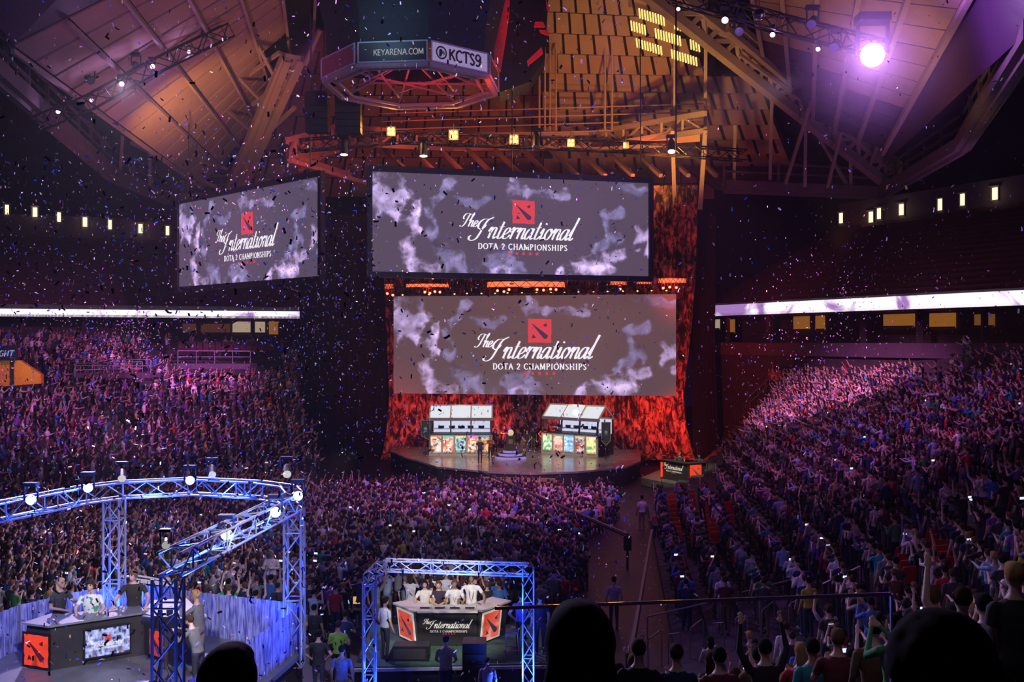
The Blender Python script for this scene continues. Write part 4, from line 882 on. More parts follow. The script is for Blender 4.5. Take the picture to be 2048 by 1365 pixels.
def drape(name, prof, mt, label, n=160, amp=.22, waves=34):
    """prof: list of (px_left, px_right, py, d_left, d_right) from top to bottom"""
    vs = []
    for (xl, xr, y, dl, dr) in prof:
        a, b = W(xl, y, dl), W(xr, y, dr)
        for i in range(n+1):
            t = i/n; p = a.lerp(b, t); p.y += amp*math.sin(t*waves*2*PI)+.4*amp*math.sin(t*waves*3.7*PI+1); vs.append(p)
    m = MB(); m.add(vs, [(k*(n+1)+i, k*(n+1)+i+1, (k+1)*(n+1)+i+1, (k+1)*(n+1)+i) for k in range(len(prof)-1) for i in range(n)]); o = m.build(name, mt, smooth=True)
    return tag(o, label, 'curtain')
drape('stage_curtain', [(770, 1395, 372, 79, 75.5), (766, 1394, 520, 79, 75.5), (772, 1384, 650, 79, 75.5), (778, 1368, 790, 79, 75.3), (774, 1372, 850, 78.6, 75.2), (766, 1386, 905, 77.6, 74.2), (760, 1392, 921, 76.6, 73.2)], CUR, 'red lit textured stage curtain, gobo light painted in, flaring out at the floor')
drape('black_drape', [(596, 772, 430, 84, 84), (600, 772, 700, 84, 84), (600, 775, 958, 84, 84)], M_BLACK, 'added black drape over the dark seats and backstage left of the red curtain', 60, .15, 14)  # sheet added where seats and backstage lie in shadow
drape('black_drape', [(1390, 1432, 430, 80, 82), (1385, 1430, 700, 80, 82), (1385, 1440, 960, 80, 82)], M_BLACK, 'black masking drape right of the red curtain', 30, .15, 8)
# ------------------------------------------------------------------ stage
SZ = 1.2
M_STG = mat('stage_floor', (.34, .31, .30), .22, var=.25, scale=1.5); M_STD = mat('stage_fascia', (.03, .03, .035), .6); M_CREAM = mat('cream_frame', (.80, .66, .46), .5, var=.05)
st = [(-9.2, 72.5), (-7.6, 68.6), (-6.4, 66.6), (-5.0, 63.6), (-1.5, 61.2), (1.2, 60.4), (4.2, 61.2), (7.6, 63.6), (8.9, 66.5), (9.3, 69.5), (9.6, 73.5), (-9.2, 75.5)]
m = MB(); m.prism([(x, y, SZ) for x, y in st], (0, 0, -.12)); m.prism([(x*.995, y+.05, SZ-.12) for x, y in st], (0, 0, -SZ+.12), 1); m.prism([(-1.8, 60.9, SZ-.3), (2.8, 60.3, SZ-.3), (2.8, 59.9, SZ-.3), (-1.8, 60.5, SZ-.3)], (0, 0, -.5), 2)
tag(m.build('floor_stage', [M_STG, M_STD, mat('wood_step', (.40, .27, .14), .6)]), 'stage floor lit white in front of the booths', None, None, 'structure')
def art_panel(cols, seed): return None
def art_mesh(name, x0, z0, w, h, cols, seed, parent, y=-.03):
    nu, nv = 26, 44; U, V = np.meshgrid(np.linspace(0, 1, nu), np.linspace(0, 1, nv)); n1 = fbm(U*3+seed, V*5, 4, seed); n2 = fbm(U*4, V*6+seed, 4, seed+9, True)
    A, B, D = [np.array(c) for c in cols]; k = np.clip((n1-.40)*5, 0, 1)[..., None]; j = np.clip((n2-.66)*6, 0, 1)[..., None]
    p = A*(1-k)+B*k; p = p*(1-j)+D*j; p *= np.clip(V*6-.1, .03, 1)[..., None]
    me = picture_mesh(name, w, h, p*1.15, ART, parent, y); me.location = (x0, 0, z0); return me
ART = attr_emit('backlit_print', .2, 1.0)
M_BOOTHIN = glow('booth_glow', (.72, .76, 1.0), .85); M_BOOTHROOF = glow('booth_roof_glow', (.90, .94, 1.0), .85); M_GLASS = bpy.data.materials.new('clear_glass'); M_GLASS.use_nodes = True
nt = M_GLASS.node_tree; nt.nodes.remove(nt.nodes['Principled BSDF']); t_ = nt.nodes.new('ShaderNodeBsdfTransparent'); g_ = nt.nodes.new('ShaderNodeBsdfGlossy'); g_.inputs['Roughness'].default_value = .03; lw = nt.nodes.new('ShaderNodeLayerWeight'); lw.inputs[0].default_value = .15
mx_ = nt.nodes.new('ShaderNodeMixShader'); mul = nt.nodes.new('ShaderNodeMath'); mul.operation = 'MULTIPLY'; mul.inputs[1].default_value = .35; nt.links.new(lw.outputs['Fresnel'], mul.inputs[0]); nt.links.new(mul.outputs[0], mx_.inputs[0]); nt.links.new(t_.outputs[0], mx_.inputs[1]); nt.links.new(g_.outputs[0], mx_.inputs[2]); nt.links.new(mx_.outputs[0], nt.nodes['Material Output'].inputs[0])
M_MON = mat('monitor_shell', (.02, .02, .03), .4); M_PALE = mat('pale_wall', (.75, .75, .82), .5, var=.03)
def booth(label, loc, rz, pal, flip, bw=4.35):
    e = empty('player_booth', label, 'booth', loc, rz)
    ph, gh, rh, dp = 1.50, 1.12, .95, 2.3
    m = MB(); N = 5; pw = (bw+.0)/N
    for k in range(N+1): m.box((k*pw, -.02, ph/2), (.12, .12, ph))
    m.box((bw/2, -.02, .07), (bw+.12, .14, .14)); m.box((bw/2, -.02, ph-.03), (bw+.12, .14, .08)); m.build('panel_frame', M_CREAM, e)
    for k in range(N):
        a = art_mesh('art_panel', k*pw+.07, .14, pw-.14, ph-.24, pal[k][:3], 3+k*7+flip*31, e, -.04)
        m = MB(); m.box((0, 0, 0), (pw-.14, .06, .10)); t = m.build('art_header', mat('header_%d%d' % (flip, k), pal[k][3], .5, emis=pal[k][3], es=.9, var=0), a); t.location = (pw/2-.07, -.04, ph-.26)
    # deck body, back wall, glazing posts, gable roof
    m = MB(); m.box((bw/2, dp/2+.05, ph/2), (bw, dp, ph-.02)); m.build('base', M_STD, e)
    m = MB(); x0, x1 = .05, bw-.05
    m.box((bw/2, dp, ph+gh/2), (bw-.1, .06, gh)); m.build('back_wall', M_BOOTHIN, e)
    m = MB(); m.box((bw/2, dp*.55, ph+.35), (bw-.3, .5, .06)); m.build('desk', M_PALE, e)
    m = MB()
    for x in (x0, bw*.34, bw*.67, x1): m.beam((x, .02, ph), (x, .22, ph+gh), .10)
    m.box((bw/2, .02, ph+.03), (bw, .08, .07)); m.box((x1, dp*.5, ph+gh/2), (.07, .07, gh)); m.box((x1, dp, ph+gh/2), (.1, .1, gh)); m.box((x0, dp, ph+gh/2), (.1, .1, gh)); m.build('posts', mat('booth_post', (.05, .04, .06), .5), e)
    m = MB(); m.add([(x0, .0, ph+.05), (x1, .0, ph+.05), (x1, .2, ph+gh), (x0, .2, ph+gh)], [(0, 1, 2, 3)]); m.build('front_glass', M_GLASS, e)
    zr = ph+gh
    m = MB(); m.beam((-.1, .12, zr), (bw+.1, .12, zr), .14, .22); m.beam((-.1, dp, zr), (bw+.1, dp, zr), .12); m.build('eaves_beam', mat('booth_beam', (.32, .27, .25), .6), e)
    ry = dp*.5
    m = MB()
    for x in (-.05, bw/3, bw*2/3, bw+.05): m.beam((x, .08, zr+.05), (x, ry, zr+rh), .09); m.beam((x, dp, zr+.05), (x, ry, zr+rh), .07)
    m.beam((-.1, ry, zr+rh), (bw+.1, ry, zr+rh), .1); m.build('roof_frame', M_CREAM, e)
    m = MB(); m.prism([(0, .16, zr+.06), (bw, .16, zr+.06), (bw, ry, zr+rh-.05), (0, ry, zr+rh-.05)], (0, .03, -.03)); m.build('roof_panels', M_BOOTHROOF, e)
    for k, x in enumerate((.75, 1.55, 2.2, 2.9, 3.7) if not flip else (.9, 1.6, 2.3, 3.1, 3.8)):
        t = empty('computer_monitor', 'dark computer monitor inside the %s booth, %s place' % ('right' if flip else 'left', ['first', 'second', 'third', 'fourth', 'fifth'][k]), 'monitor', e.matrix_basis @ Vector((x, dp*.45, ph+.38)) if False else (Matrix.Translation(loc) @ Matrix.Rotation(rz, 4, 'Z')) @ Vector((x, dp*.45, ph+.38)), rz, group='monitors in the %s booth' % ('right' if flip else 'left'))
        m = MB(); m.box((-.12, 0, .11), (.19, .04, .20)); m.box((.12, 0, .11), (.19, .04, .20)); m.build('screen_back', M_MON, t); m = MB(); m.box((0, .03, .02), (.16, .14, .03)); m.box((0, .03, .1), (.05, .03, .15)); m.build('stand', M_MON, t)
    return e
OR, TE, YE, MA, BL = (.9, .35, .1), (.1, .7, .55), (.9, .75, .2), (.7, .2, .7), (.1, .35, .6)
palL = [((.85, .8, .8), (.03, .02, .02), (.9, .45, .2), OR), ((.75, .2, .07), (.95, .75, .6), (.5, .12, .05), TE), ((.02, .03, .08), (.15, .5, .4), (.6, .85, .9), YE), ((.75, .22, .08), (.95, .7, .5), (.12, .03, .03), MA), ((.7, .08, .02), (.95, .5, .15), (.08, .02, .02), BL)]
palR = [((.12, .5, .15), (.8, .85, .5), (.9, .95, .9), (.7, .5, .2)), ((.5, .12, .05), (.85, .7, .6), (.95, .5, .3), (.1, .5, .2)), ((.3, .62, .9), (.8, .93, 1), (.05, .2, .5), (.15, .5, .8)), ((.04, .05, .06), (.75, .78, .78), (.7, .06, .02), (.5, .6, .3)), ((.9, .75, .2), (.06, .35, .18), (.95, .95, .6), (.8, .7, .75))]
booth('white lit player booth left of the podium with five backlit hero prints', (-5.95, 69.6, SZ), .0, palL, 0, 4.45)
booth('white lit player booth right of the podium showing its open gable end', (2.25, 71.3, SZ), math.atan2(-3.0, 4.2), palR, 1, 4.7)
point((-3.7, 70.6, 4.4), (.8, .85, 1), 60, .3); point((4.6, 70.6, 4.4), (.8, .85, 1), 60, .3)
# pennants
for i, (px, py, d, lab) in enumerate(((851, 862, 68.6, 'dark grey shield shaped pennant left of the left booth'), (1212, 869, 67.0, 'dark grey pointed pennant on the right booth corner'))):
    c = W(px, py, d); e = empty('pennant', lab, 'banner', c); w_, h_ = (.62, 1.45) if i == 0 else (.62, 1.62)
    P = [(-w_/2, 0, h_/2), (w_/2, 0, h_/2), (w_/2, 0, -h_/2+.35), (0 if i else w_/2, 0, -h_/2+(0 if i else .02)), (-w_/2, 0, -h_/2+.35)]
    m = MB(); m.prism(P, (0, .03, 0)); m.build('cloth', mat('pennant_grey', (.06, .07, .06), .8), e)
    m = MB()
    for a, b in zip(P, P[1:]+P[:1]): m.beam(a, b, .035)
    m.build('border', mat('pennant_gold', (.5, .42, .25), .5), e)
    m = MB(); m.ell((0, -.02, .12), (.12, .02, .13), 12, 6); m.box((0, -.02, -.07), (.22, .02, .05)); m.build('crest', mat('crest', ((.3, .5, .55) if i == 0 else (.75, .75, .65)), .5, var=0), e)
    m = MB(); m.tube((0, .06, h_/2), (0, .06, -(c.z-SZ)), .03); m.build('pole', M_STEELD, e)
# podium and trophy
e = empty('podium', 'round violet lit three tier podium between the booths', 'podium', (-.1, 68.2, SZ)); 
for r, z, t in ((1.12, 0, .16), (.84, .20, .16), (.54, .40, .16)):
    m = MB(); m.rings([((0, 0, z), r, r), ((0, 0, z+t), r, r)], 40); m.build('tier', mat('podium_tier', (.5, .45, .8), .4, emis=(.35, .25, .9), es=.35, var=0), e)
    m = MB(); m.rings([((0, 0, z+t), r*.98, r*.98), ((0, 0, z+t+.03), r*.98, r*.98)], 40); m.build('tier_top', M_STD, e)
e = empty('trophy_stand', 'dark square pedestal on the violet podium', 'pedestal', (-.1, 68.2, SZ+.6)); m = MB(); m.box((0, 0, .45), (.62, .62, .9)); m.box((0, 0, .94), (.70, .70, .08)); m.build('plinth', mat('bronze', (.10, .08, .05), .4, .5), e); m = MB(); m.box((0, -.33, .6), (.3, .02, .3)); m.build('plaque', mat('brass', (.5, .38, .15), .35, .8), e)
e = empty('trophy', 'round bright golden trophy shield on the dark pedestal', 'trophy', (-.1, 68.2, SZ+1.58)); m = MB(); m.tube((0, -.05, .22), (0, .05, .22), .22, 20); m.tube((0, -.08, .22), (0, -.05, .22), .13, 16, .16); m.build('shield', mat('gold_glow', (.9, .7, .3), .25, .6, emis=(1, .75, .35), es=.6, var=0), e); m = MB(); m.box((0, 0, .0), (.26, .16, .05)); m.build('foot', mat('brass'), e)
# stage steps right
e = empty('stage_stairs', 'dark metal stairs at the right end of the stage', 'stairs', FL(1240, 912, .0))
for k in range(5): m = MB(); m.box((k*.42, -k*.1, 1.1-.22*k), (.40, 1.3, .05)); m.build('tread', M_STEELD, e)
m = MB(); m.beam((0, -.7, 1.1), (2.0, -1.0, .1), .06); m.beam((0, -.7, 2.0), (2.0, -1.0, 1.0), .04); m.beam((0, -.7, 1.1), (0, -.7, 2.0), .04); m.beam((2, -1.0, .1), (2, -1.0, 1.0), .04); m.build('handrail', M_STEELD, e)
# ------------------------------------------------------------------ raised boxes with desks
M_DESK = mat('desk_laminate', (.035, .033, .035), .45, var=.1); M_DTOP = mat('desk_top', (.62, .58, .52), .35, var=.05); M_DTOPG = mat('desk_top_grey', (.22, .21, .20), .4)
M_EMR = mat('emblem_red', (.62, .03, .015), .45, emis=(1, .07, .02), es=.42, var=0); M_EMS = mat('emblem_silver', (.6, .6, .62), .25, .7, var=0); M_EMD = mat('emblem_dark', (.10, .01, .01), .5, emis=(1, .04, .01), es=.05, var=0); M_SIGNW = mat('sign_white', (.85, .8, .7), .5, emis=(1, .92, .8), es=.35, var=0)
M_EMH = mat('emblem_hot', (.62, .03, .015), .45, emis=(1, .07, .02), es=.65, var=0)
def plane_to3(P0, ux, up, out): return lambda x, y, o: P0+ux*x+up*y+out*(.01+o)
def desk(name, label, pts, z0, h, depth, tops, loc, rake=0.0):
    """pts: plan points of the front edge, left to right; front panels, a top slab"""
    e = empty(name, label, 'desk', loc); P = [Vector((x, y, 0)) for x, y in pts]
    m = MB()
    for a, b in zip(P, P[1:]):
        u = (b-a).normalized(); n = Vector((u.y, -u.x, 0))
        if n.y > 0 and abs(u.x) > .3: n = -n
        m.prism([a-n*.0, b-n*.0, b+n*.0+Vector((0, 0, h))+n*rake, a+Vector((0, 0, h))+n*rake], -n*.08)
    m.build('front_panel', M_DESK, e); m = MB()
    for k, (a, b) in enumerate(zip(P, P[1:])):
        u = (b-a).normalized(); n = Vector((u.y, -u.x, 0)); hv = Vector((0, 0, h+.004*k))
        m.prism([a+n*(.1+rake)-u*.03+hv, b+n*(.1+rake)+u*.03+hv, b-n*depth+hv, a-n*depth+hv], (0, 0, .05))
    m.build('worktop', tops, e); return e
def on_front(e, a, b, h, x, y, s, mats, name='emblem', rake=0.0, off=.03, back=None):
    a = Vector((*a, 0)); b = Vector((*b, 0)); u = (b-a).normalized(); n = Vector((u.y, -u.x, 0)); up = Vector((n.x*rake/h, n.y*rake/h, 1)).normalized()
    to3 = plane_to3(a, u, up, n)
    if back: m = MB(); m.prism([to3(x-.06, y-.06, off-.03), to3(x+s+.06, y-.06, off-.03), to3(x+s+.06, y+s+.06, off-.03), to3(x-.06, y+s+.06, off-.03)], n*.03); m.build('emblem_backing', back, e)
    m = MB(); emblem(m, x, y, s, to3, 0, 1, off, .01); return m.build(name, mats, e)
# centre studio: platform, four players at a desk
PZ = .6
m = MB(); m.prism([(-4.3, 26.25, PZ), (1.9, 26.6, PZ), (2.0, 30.2, PZ), (-4.4, 30.2, PZ)], (0, 0, -.1)); m.prism([(-4.3, 26.3, PZ-.1), (1.9, 26.65, PZ-.1), (1.9, 30.2, PZ-.1), (-4.3, 30.2, PZ-.1)], (0, 0, -.5), 1); m.prism([(-4.3, 26.2, PZ-.03), (1.9, 26.55, PZ-.03), (1.9, 26.5, PZ-.03), (-4.3, 26.15, PZ-.03)], (0, 0, -.08), 2)
e = empty('studio_platform', 'low green carpeted platform with a white front edge under the truss cage', 'platform', (0, 0, 0)); x_ = m.build('deck', [mat('green_carpet', (.055, .12, .085), .95, var=.3, scale=5), M_STD, mat('white_trim', (.75, .75, .7), .5)], e)
fL, fC, fR, fE = (-3.55, 28.9), (-2.83, 27.9), (-.95, 27.9), (-.02, 28.9)
d_ = desk('panel_desk', 'black three sided desk with white top and two emblem panels inside the truss cage', [(-3.38, 28.9), (-2.72, 28.05), (-1.02, 28.05), (-.22, 29.1)], PZ, 1.02, .50, M_DTOP, (0, 0, PZ), .12)
on_front(d_, (-3.38, 28.9), (-2.72, 28.05), 1.02, .14, .12, .78, [M_EMR, M_EMS], rake=.12, back=M_SIGNW); on_front(d_, (-1.02, 28.05), (-.22, 29.1), 1.02, .16, .12, .78, [M_EMR, M_EMS], rake=.12, back=M_SIGNW)
a = Vector((-2.72, 28.05, 0)); to3 = plane_to3(a, Vector((1, 0, 0)), Vector((0, -.12, 1)).normalized(), Vector((0, -1, 0)))
title(1.7, 1.35, d_, lambda x, y, o: to3(x, y+.05, o), (M_SIGNW, M_EMH, M_EMD), .52, .84, False)
for k in range(4):
    e = empty('laptop_tray', 'pale laptop tray on the white desk top, %s from the left' % ['first', 'second', 'third', 'fourth'][k], 'tray', (-2.55+k*.44, 28.25, PZ+1.075), group='trays on the white desk'); m = MB(); m.box((0, 0, .02), (.36, .26, .04)); m.build('tray', M_DTOP, e); m = MB(); m.box((0, -.14, .0), (.28, .02, .09)); m.build('vent', M_BLK, e)
fc = (-1.9, 10, 2)
make_person('desk1', (-2.62, 28.95, PZ), fc, (.80, .74, .66), HAIRC['black'], 'person in white sleeveless top with black hair, first at the caged desk', 'players at the caged desk', .98, arms=POSES['leaning on the desk'], hair='phones', sleeves='short', nod=.12, lean=.12)
make_person('desk2', (-2.20, 28.95, PZ), fc, (.05, .03, .06), HAIRC['brown'], 'person in black vest over white shirt wearing headphones, hands together', 'players at the caged desk', .97, arms=(((.26, .10, 1.12), (.04, .30, 1.08)), ((-.26, .10, 1.12), (-.04, .30, 1.08))), hair='phones', nod=.15, lean=.12)
make_person('desk1', (-1.72, 28.92, PZ), fc, (.85, .82, .80), HAIRC['brown'], 'person in white shirt with dark lanyard, third along the caged desk', 'players at the caged desk', 1.0, arms=POSES['leaning on the desk'])
make_person('desk4', (-1.22, 28.95, PZ), fc, (.86, .84, .80), HAIRC['black'], 'tallest person in white shirt and headphones with arms spread at the desk', 'players at the caged desk', 1.08, arms=(((.36, .02, 1.14), (.36, .28, .98)), ((-.36, .02, 1.14), (-.36, .28, .98))), hair='phones', nod=.1)
for k, (x, y) in enumerate(((-1.72, 28.92), (-1.22, 28.95))):
    m = MB(); m.path([(x-.07, y-.10, PZ+1.42), (x-.05, y-.135, PZ+1.25), (x, y-.15, PZ+1.08), (x+.05, y-.135, PZ+1.25), (x+.07, y-.10, PZ+1.42)], .012); tag(m.build('lanyard', mat('lanyard', (.12, .02, .08), .7)), 'dark lanyard on the chest of the %s' % ['third player', 'tallest player'][k], 'lanyard')
make_person('folded', (-2.05, 30.0, PZ), (-1, 60, 0), (.55, .52, .55), HAIRC['grey'], 'person in grey hooded top standing behind the caged desk with back turned', None, 1.0, arms=POSES['arms folded'])
# truss cage
cg = empty('truss_cage', 'blue lit square truss cage over the small platform', 'truss', (-3.63, 24.0, 0))
def tp(nm, pts, s=.28, r=.024, st_=.42): 
    a, b = MB(), MB(); truss_mesh((a, b), [Vector(p)-cg.location for p in pts], s, r, st_); o = a.build(nm, M_ALU, cg); b.build('lacing', M_ALU, o)
tp('post', [(-3.50, 23.6, 0), (-3.50, 23.6, 3.62)]); tp('post', [(.42, 24.8, 0), (.42, 24.8, 3.62)]); tp('top_beam', [(-3.35, 25.3, 3.60), (.42, 24.8, 3.60)]); tp('side_beam', [(-3.50, 23.6, 3.62), (-3.35, 25.3, 3.62)])
for p, q, w_ in (((-3.0, 24.2, 1.0), (-3.5, 23.8, 2), 40), ((-1.6, 24.3, 2.6), (-1.5, 25.2, 3.6), 60), ((.0, 24.2, .8), (.42, 24.8, 2), 50), ((-3.1, 23.2, .3), (-3.5, 23.6, 2.5), 70), ((.1, 24.2, .1), (.42, 24.8, 2.8), 90), ((-.2, 24.2, 2.4), (-.2, 25.0, 3.6), 50)): spot(p, q, BLUE, w_*16, 120, 1, .1)
# floor monitors, stands, stool on the platform
e = empty('floor_wedge', 'large black loudspeaker block in front of the caged desk', 'speaker', (-2.95, 26.6, PZ)); m = MB(); m.prism([(-.55, .1, 0), (.65, .1, 0), (.65, .1, .42), (-.35, .1, .42)], (0, .5, 0)); m.build('cabinet', M_BLK, e); m = MB(); m.box((.1, .09, .2), (.9, .02, .28)); m.build('grille', M_STEELD, e)
e = empty('equipment_rack', 'black equipment rack standing before the platform', 'rack', (-1.0, 25.7, 0)); m = MB(); m.box((0, 0, .75), (.62, .6, 1.5)); m.build('case', M_BLK, e)
for k in range(4): m = MB(); m.box((0, -.31, .3+.28*k), (.5, .02, .16)); m.build('drawer', M_STEELD, e)
e = empty('bar_stool', 'thin metal bar stool beside the person in violet top', 'stool', (.0, 26.9, PZ)); m = MB()
m.box((0, 0, .78), (.36, .36, .05)); m.build('seat', M_BLK, e)
for a in (-1, 1):
    for b in (-1, 1): m = MB(); m.tube((a*.15, b*.15, .78), (a*.2, b*.2, 0), .014); m.build('leg', M_RAIL, e)
m = MB(); m.path([(-.19, -.19, .3), (.19, -.19, .3), (.19, .19, .3), (-.19, .19, .3), (-.19, -.19, .3)], .012); m.build('foot_ring', M_RAIL, e)
make_person('std', (-.02+.28, 27.4, PZ), (-2, 40, 1), (.22, .16, .55), HAIRC['black'], 'person in violet top and jeans standing right of the caged desk', None, 1.0, arms=POSES['hands on hips'])
make_person('std2', (.80, 27.3, PZ), (-2, 40, 1), (.03, .03, .07), HAIRC['dark brown'], 'person in black top behind the person in violet top', None, .98, arms=POSES['standing with arms at the sides'])
make_person('std2', (-3.55, 26.9, PZ), (-1.5, 29, 1), (.50, .55, .62), HAIRC['black'], 'person in pale grey top at the left cage post', None, .98, arms=POSES['standing with arms at the sides'])
make_person('capman', (-1.72, 25.0, 0), (-1.6, 40, 1), (.42, .38, .22), (.05, .03, .05), 'person in khaki shirt and dark cap with back turned in front of the platform', None, 1.05, arms=(((.25, .1, 1.13), (.18, .3, 1.0)), ((-.25, .1, 1.13), (-.18, .3, 1.0))), hair='cap', sleeves='long')
make_person('std2', (-.62, 24.3, 0), (-1, 40, 1), (.34, .30, .42), HAIRC['dark brown'], 'crew person in mauve top bending right of the black rack', None, .85, arms=POSES['standing with arms at the sides'])
# ------------------------------------------------------------------ left studio
LZ = 1.6
m = MB(); m.prism([(-15, 18.0, LZ), (-6.3, 18.0, LZ), (-5.25, 24.9, LZ), (-7, 27.2, LZ), (-12.5, 27.2, LZ), (-15, 25, LZ)], (0, 0, -.12)); m.prism([(-14.9, 18.1, LZ-.12), (-6.4, 18.1, LZ-.12), (-5.4, 24.8, LZ-.12), (-7.1, 27.0, LZ-.12), (-12.4, 27.0, LZ-.12), (-14.9, 25, LZ-.12)], (0, 0, -1.4), 1)
e = empty('studio_platform', 'large grey raised platform of the round truss studio', 'platform', (0, 0, 0)); m.build('deck', [mat('grey_deck', (.13, .13, .14), .35, var=.2, scale=3), M_STD], e)
d1 = desk('host_desk', 'long angled host desk with glowing red emblem and a screen on its front', [(-11.75, 23.3), (-11.05, 23.05), (-9.25, 24.2), (-8.15, 23.3)], LZ, 1.05, .8, M_DTOPG, (0, 0, LZ))
on_front(d1, (-11.75, 23.3), (-11.05, 23.05), 1.05, -.02, .08, .74, [M_EMH, M_EMD], off=.05, back=M_BLK)
on_front(d1, (-9.25, 24.2), (-8.15, 23.3), 1.05, .35, .12, .62, [M_EMR, M_EMD], off=.05)
a = Vector((-11.05, 23.05, 0)); b = Vector((-9.25, 24.2, 0)); u = (b-a).normalized(); L_ = (b-a).length
e = empty('display_screen', 'flat screen on the host desk front showing blue clouds and the title', 'screen', a+u*.75+Vector((u.y, -u.x, 0))*.09+Vector((0, 0, LZ+.18)), math.atan2(u.y, u.x))
px = cloud_pixels(90, 50, (.02, .03, .12), 1.7, 1.0); nz_ = fbm(*np.meshgrid(np.linspace(0, 9, 90), np.linspace(0, 5, 50)), 5, 77, True); px = px*.4+np.clip((nz_-.45)*3, 0, 1)[..., None]*np.array([.5, .6, 1.2]); picture_mesh('display', 1.02, .66, px, attr_emit('desk_screen', .02, .9), e)
m = MB(); m.box((.51, .04, .33), (1.10, .06, .74)); m.build('bezel', M_BLK, e); title(1.02, .66, e, lambda x, y, o: Vector((x, -.004-o*.3, y)), (M_WTXT, M_REDTXT, M_DKTXT), .5, .95, True)
# pale counters and loose desk objects
e = empty('counter', 'pale L shaped side counter running back from the host desk', 'counter', (0, 0, LZ)); m = MB(); m.prism([(-9.3, 24.3, 1.06), (-8.1, 23.3, 1.06), (-7.55, 23.8, 1.06), (-8.6, 25.4, 1.06), (-9.4, 25.2, 1.06)], (0, 0, .05)); m.build('worktop', M_DTOP, e); m = MB(); m.prism([(-8.1, 23.35, 0), (-7.6, 23.8, 0), (-7.6, 23.8, 1.05), (-8.1, 23.35, 1.05)], (-.05, .05, 0)); m.build('end_panel', M_DESK, e)
for i, (pts, lab) in enumerate((([FL(575, 1180+55, LZ), FL(300, 1, LZ)], ''),)): pass
def bench(x0, x1, y0, y1, lab, h=.42):
    a, b = FL(x0, y1, LZ), FL(x1, y1, LZ); e = empty('low_bench', lab, 'bench', (0, 0, LZ)); m = MB(); m.prism([(a.x, a.y, 0), (b.x, b.y, 0), (b.x, b.y, h), (a.x+.1, a.y, h)], (0, .4, 0)); m.build('body', mat('pale_bench', (.62, .60, .52), .6), e)
bench(417, 450, 0, 1256, 'small pale bench block before the blue drape'); bench(452, 545, 0, 1262, 'long pale ramp block before the blue drape')
for i, (px_, py_, lab) in enumerate(((267, 1215, 'dark drink can on the pale counter'), )):
    p = W(px_, py_, 24.3); e = empty('drink_can', lab, 'can', (-9.05, 24.45, LZ+1.11)); m = MB(); m.tube((0, 0, 0), (0, 0, .13), .035, 12); m.build('body', M_BLK, e); m = MB(); m.tube((0, 0, .13), (0, 0, .137), .030, 12); m.build('lid', M_RAIL, e)
# hosts
make_person('hostA', (-11.35, 24.1, LZ), (-9.5, 23.2, 1), (.03, .028, .025), (.50, .30, .12), 'long haired fair person in black top gesturing at the host desk', None, 1.12, arms=(((.27, .05, 1.15), (.12, .28, 1.10)), ((-.30, .10, 1.17), (-.26, .42, 1.24))), hair='long', lean=.08)
M_FLOR = mat('floral_shirt', (.72, .80, .55), .8); nt = M_FLOR.node_tree; vo = nt.nodes.new('ShaderNodeTexVoronoi'); vo.inputs['Scale'].default_value = 16; tc = nt.nodes.new('ShaderNodeTexCoord'); nt.links.new(tc.outputs['Object'], vo.inputs['Vector']); cr = nt.nodes.new('ShaderNodeValToRGB'); cr.color_ramp.interpolation = 'CONSTANT'; [cr.color_ramp.elements.new(.5) for _ in range(2)]
for i, (p_, c_) in enumerate(((0, (.85, .85, .62, 1)), (.42, (.10, .35, .22, 1)), (.62, (.8, .85, .7, 1)), (.85, (.35, .12, .08, 1)))): cr.color_ramp.elements[i].position = p_; cr.color_ramp.elements[i].color = c_
nt.links.new(vo.outputs['Color'], cr.inputs[0]); nt.links.new(cr.outputs[0], nt.nodes['Principled BSDF'].inputs['Base Color'])
ho = make_person('hostB', (-10.55, 24.15, LZ-.1), (-9.6, 12, 1), (.7, .8, .6), HAIRC['dark brown'], 'person in green and cream floral shirt and cap in the middle of the host desk', None, 1.15, arms=POSES['leaning on the desk'], hair='phones', lean=.1, bulk=1.12); ho.data.materials[1] = M_FLOR
make_person('hostC', (-9.72, 24.75, LZ), (-8.6, 20, 1), (.035, .03, .022), (.16, .10, .05), 'tall person in black t-shirt leaning at the host desk beside the counter', None, 1.16, arms=(((.36, .08, 1.15), (.40, .32, 1.02)), ((-.32, .08, 1.15), (-.30, .34, 1.02))), hair='phones', head=-.6, lean=.16)
# camera crew
def broadcast_camera(loc, rz, label, ped=True):
    e = empty('broadcast_camera', label, 'camera', loc, rz); m = MB(); m.box((0, 0, 1.45), (.22, .5, .28)); m.box((0, -.32, 1.47), (.16, .2, .18)); m.build('body', M_BLK, e); m = MB(); m.tube((0, .25, 1.45), (0, .6, 1.45), .09, 12, .11); m.build('lens', M_MON, e); m = MB(); m.box((0, -.1, 1.68), (.2, .04, .14)); m.build('viewfinder', M_BLK, e); m = MB(); m.tube((0, 0, .35), (0, 0, 1.32), .05, 8); m.build('column', M_STEELD, e)
    for k in range(3): m = MB(); m.tube((0, 0, .45), (.45*math.cos(2*PI*k/3), .45*math.sin(2*PI*k/3), 0), .022); m.build('leg', M_STEELD, e)
make_person('cam1', (-7.45, 22.9, LZ), (-10, 23.6, 1), (.10, .10, .09), HAIRC['fair'], 'tall fair haired camera operator in black jacket on the round studio platform', None, 1.12, arms=POSES['shooting with a camera'], sleeves='long', lean=.1)
make_person('cam2', (-7.05, 21.6, LZ), (-10, 22.6, 1), (.14, .14, .12), HAIRC['dark brown'], 'stooping camera operator in grey green jacket nearer the front truss column', None, 1.0, arms=(((.30, .16, 1.26), (.12, .40, 1.38)), ((-.28, .22, 1.22), (-.08, .44, 1.36))), sleeves='long', lean=.32)
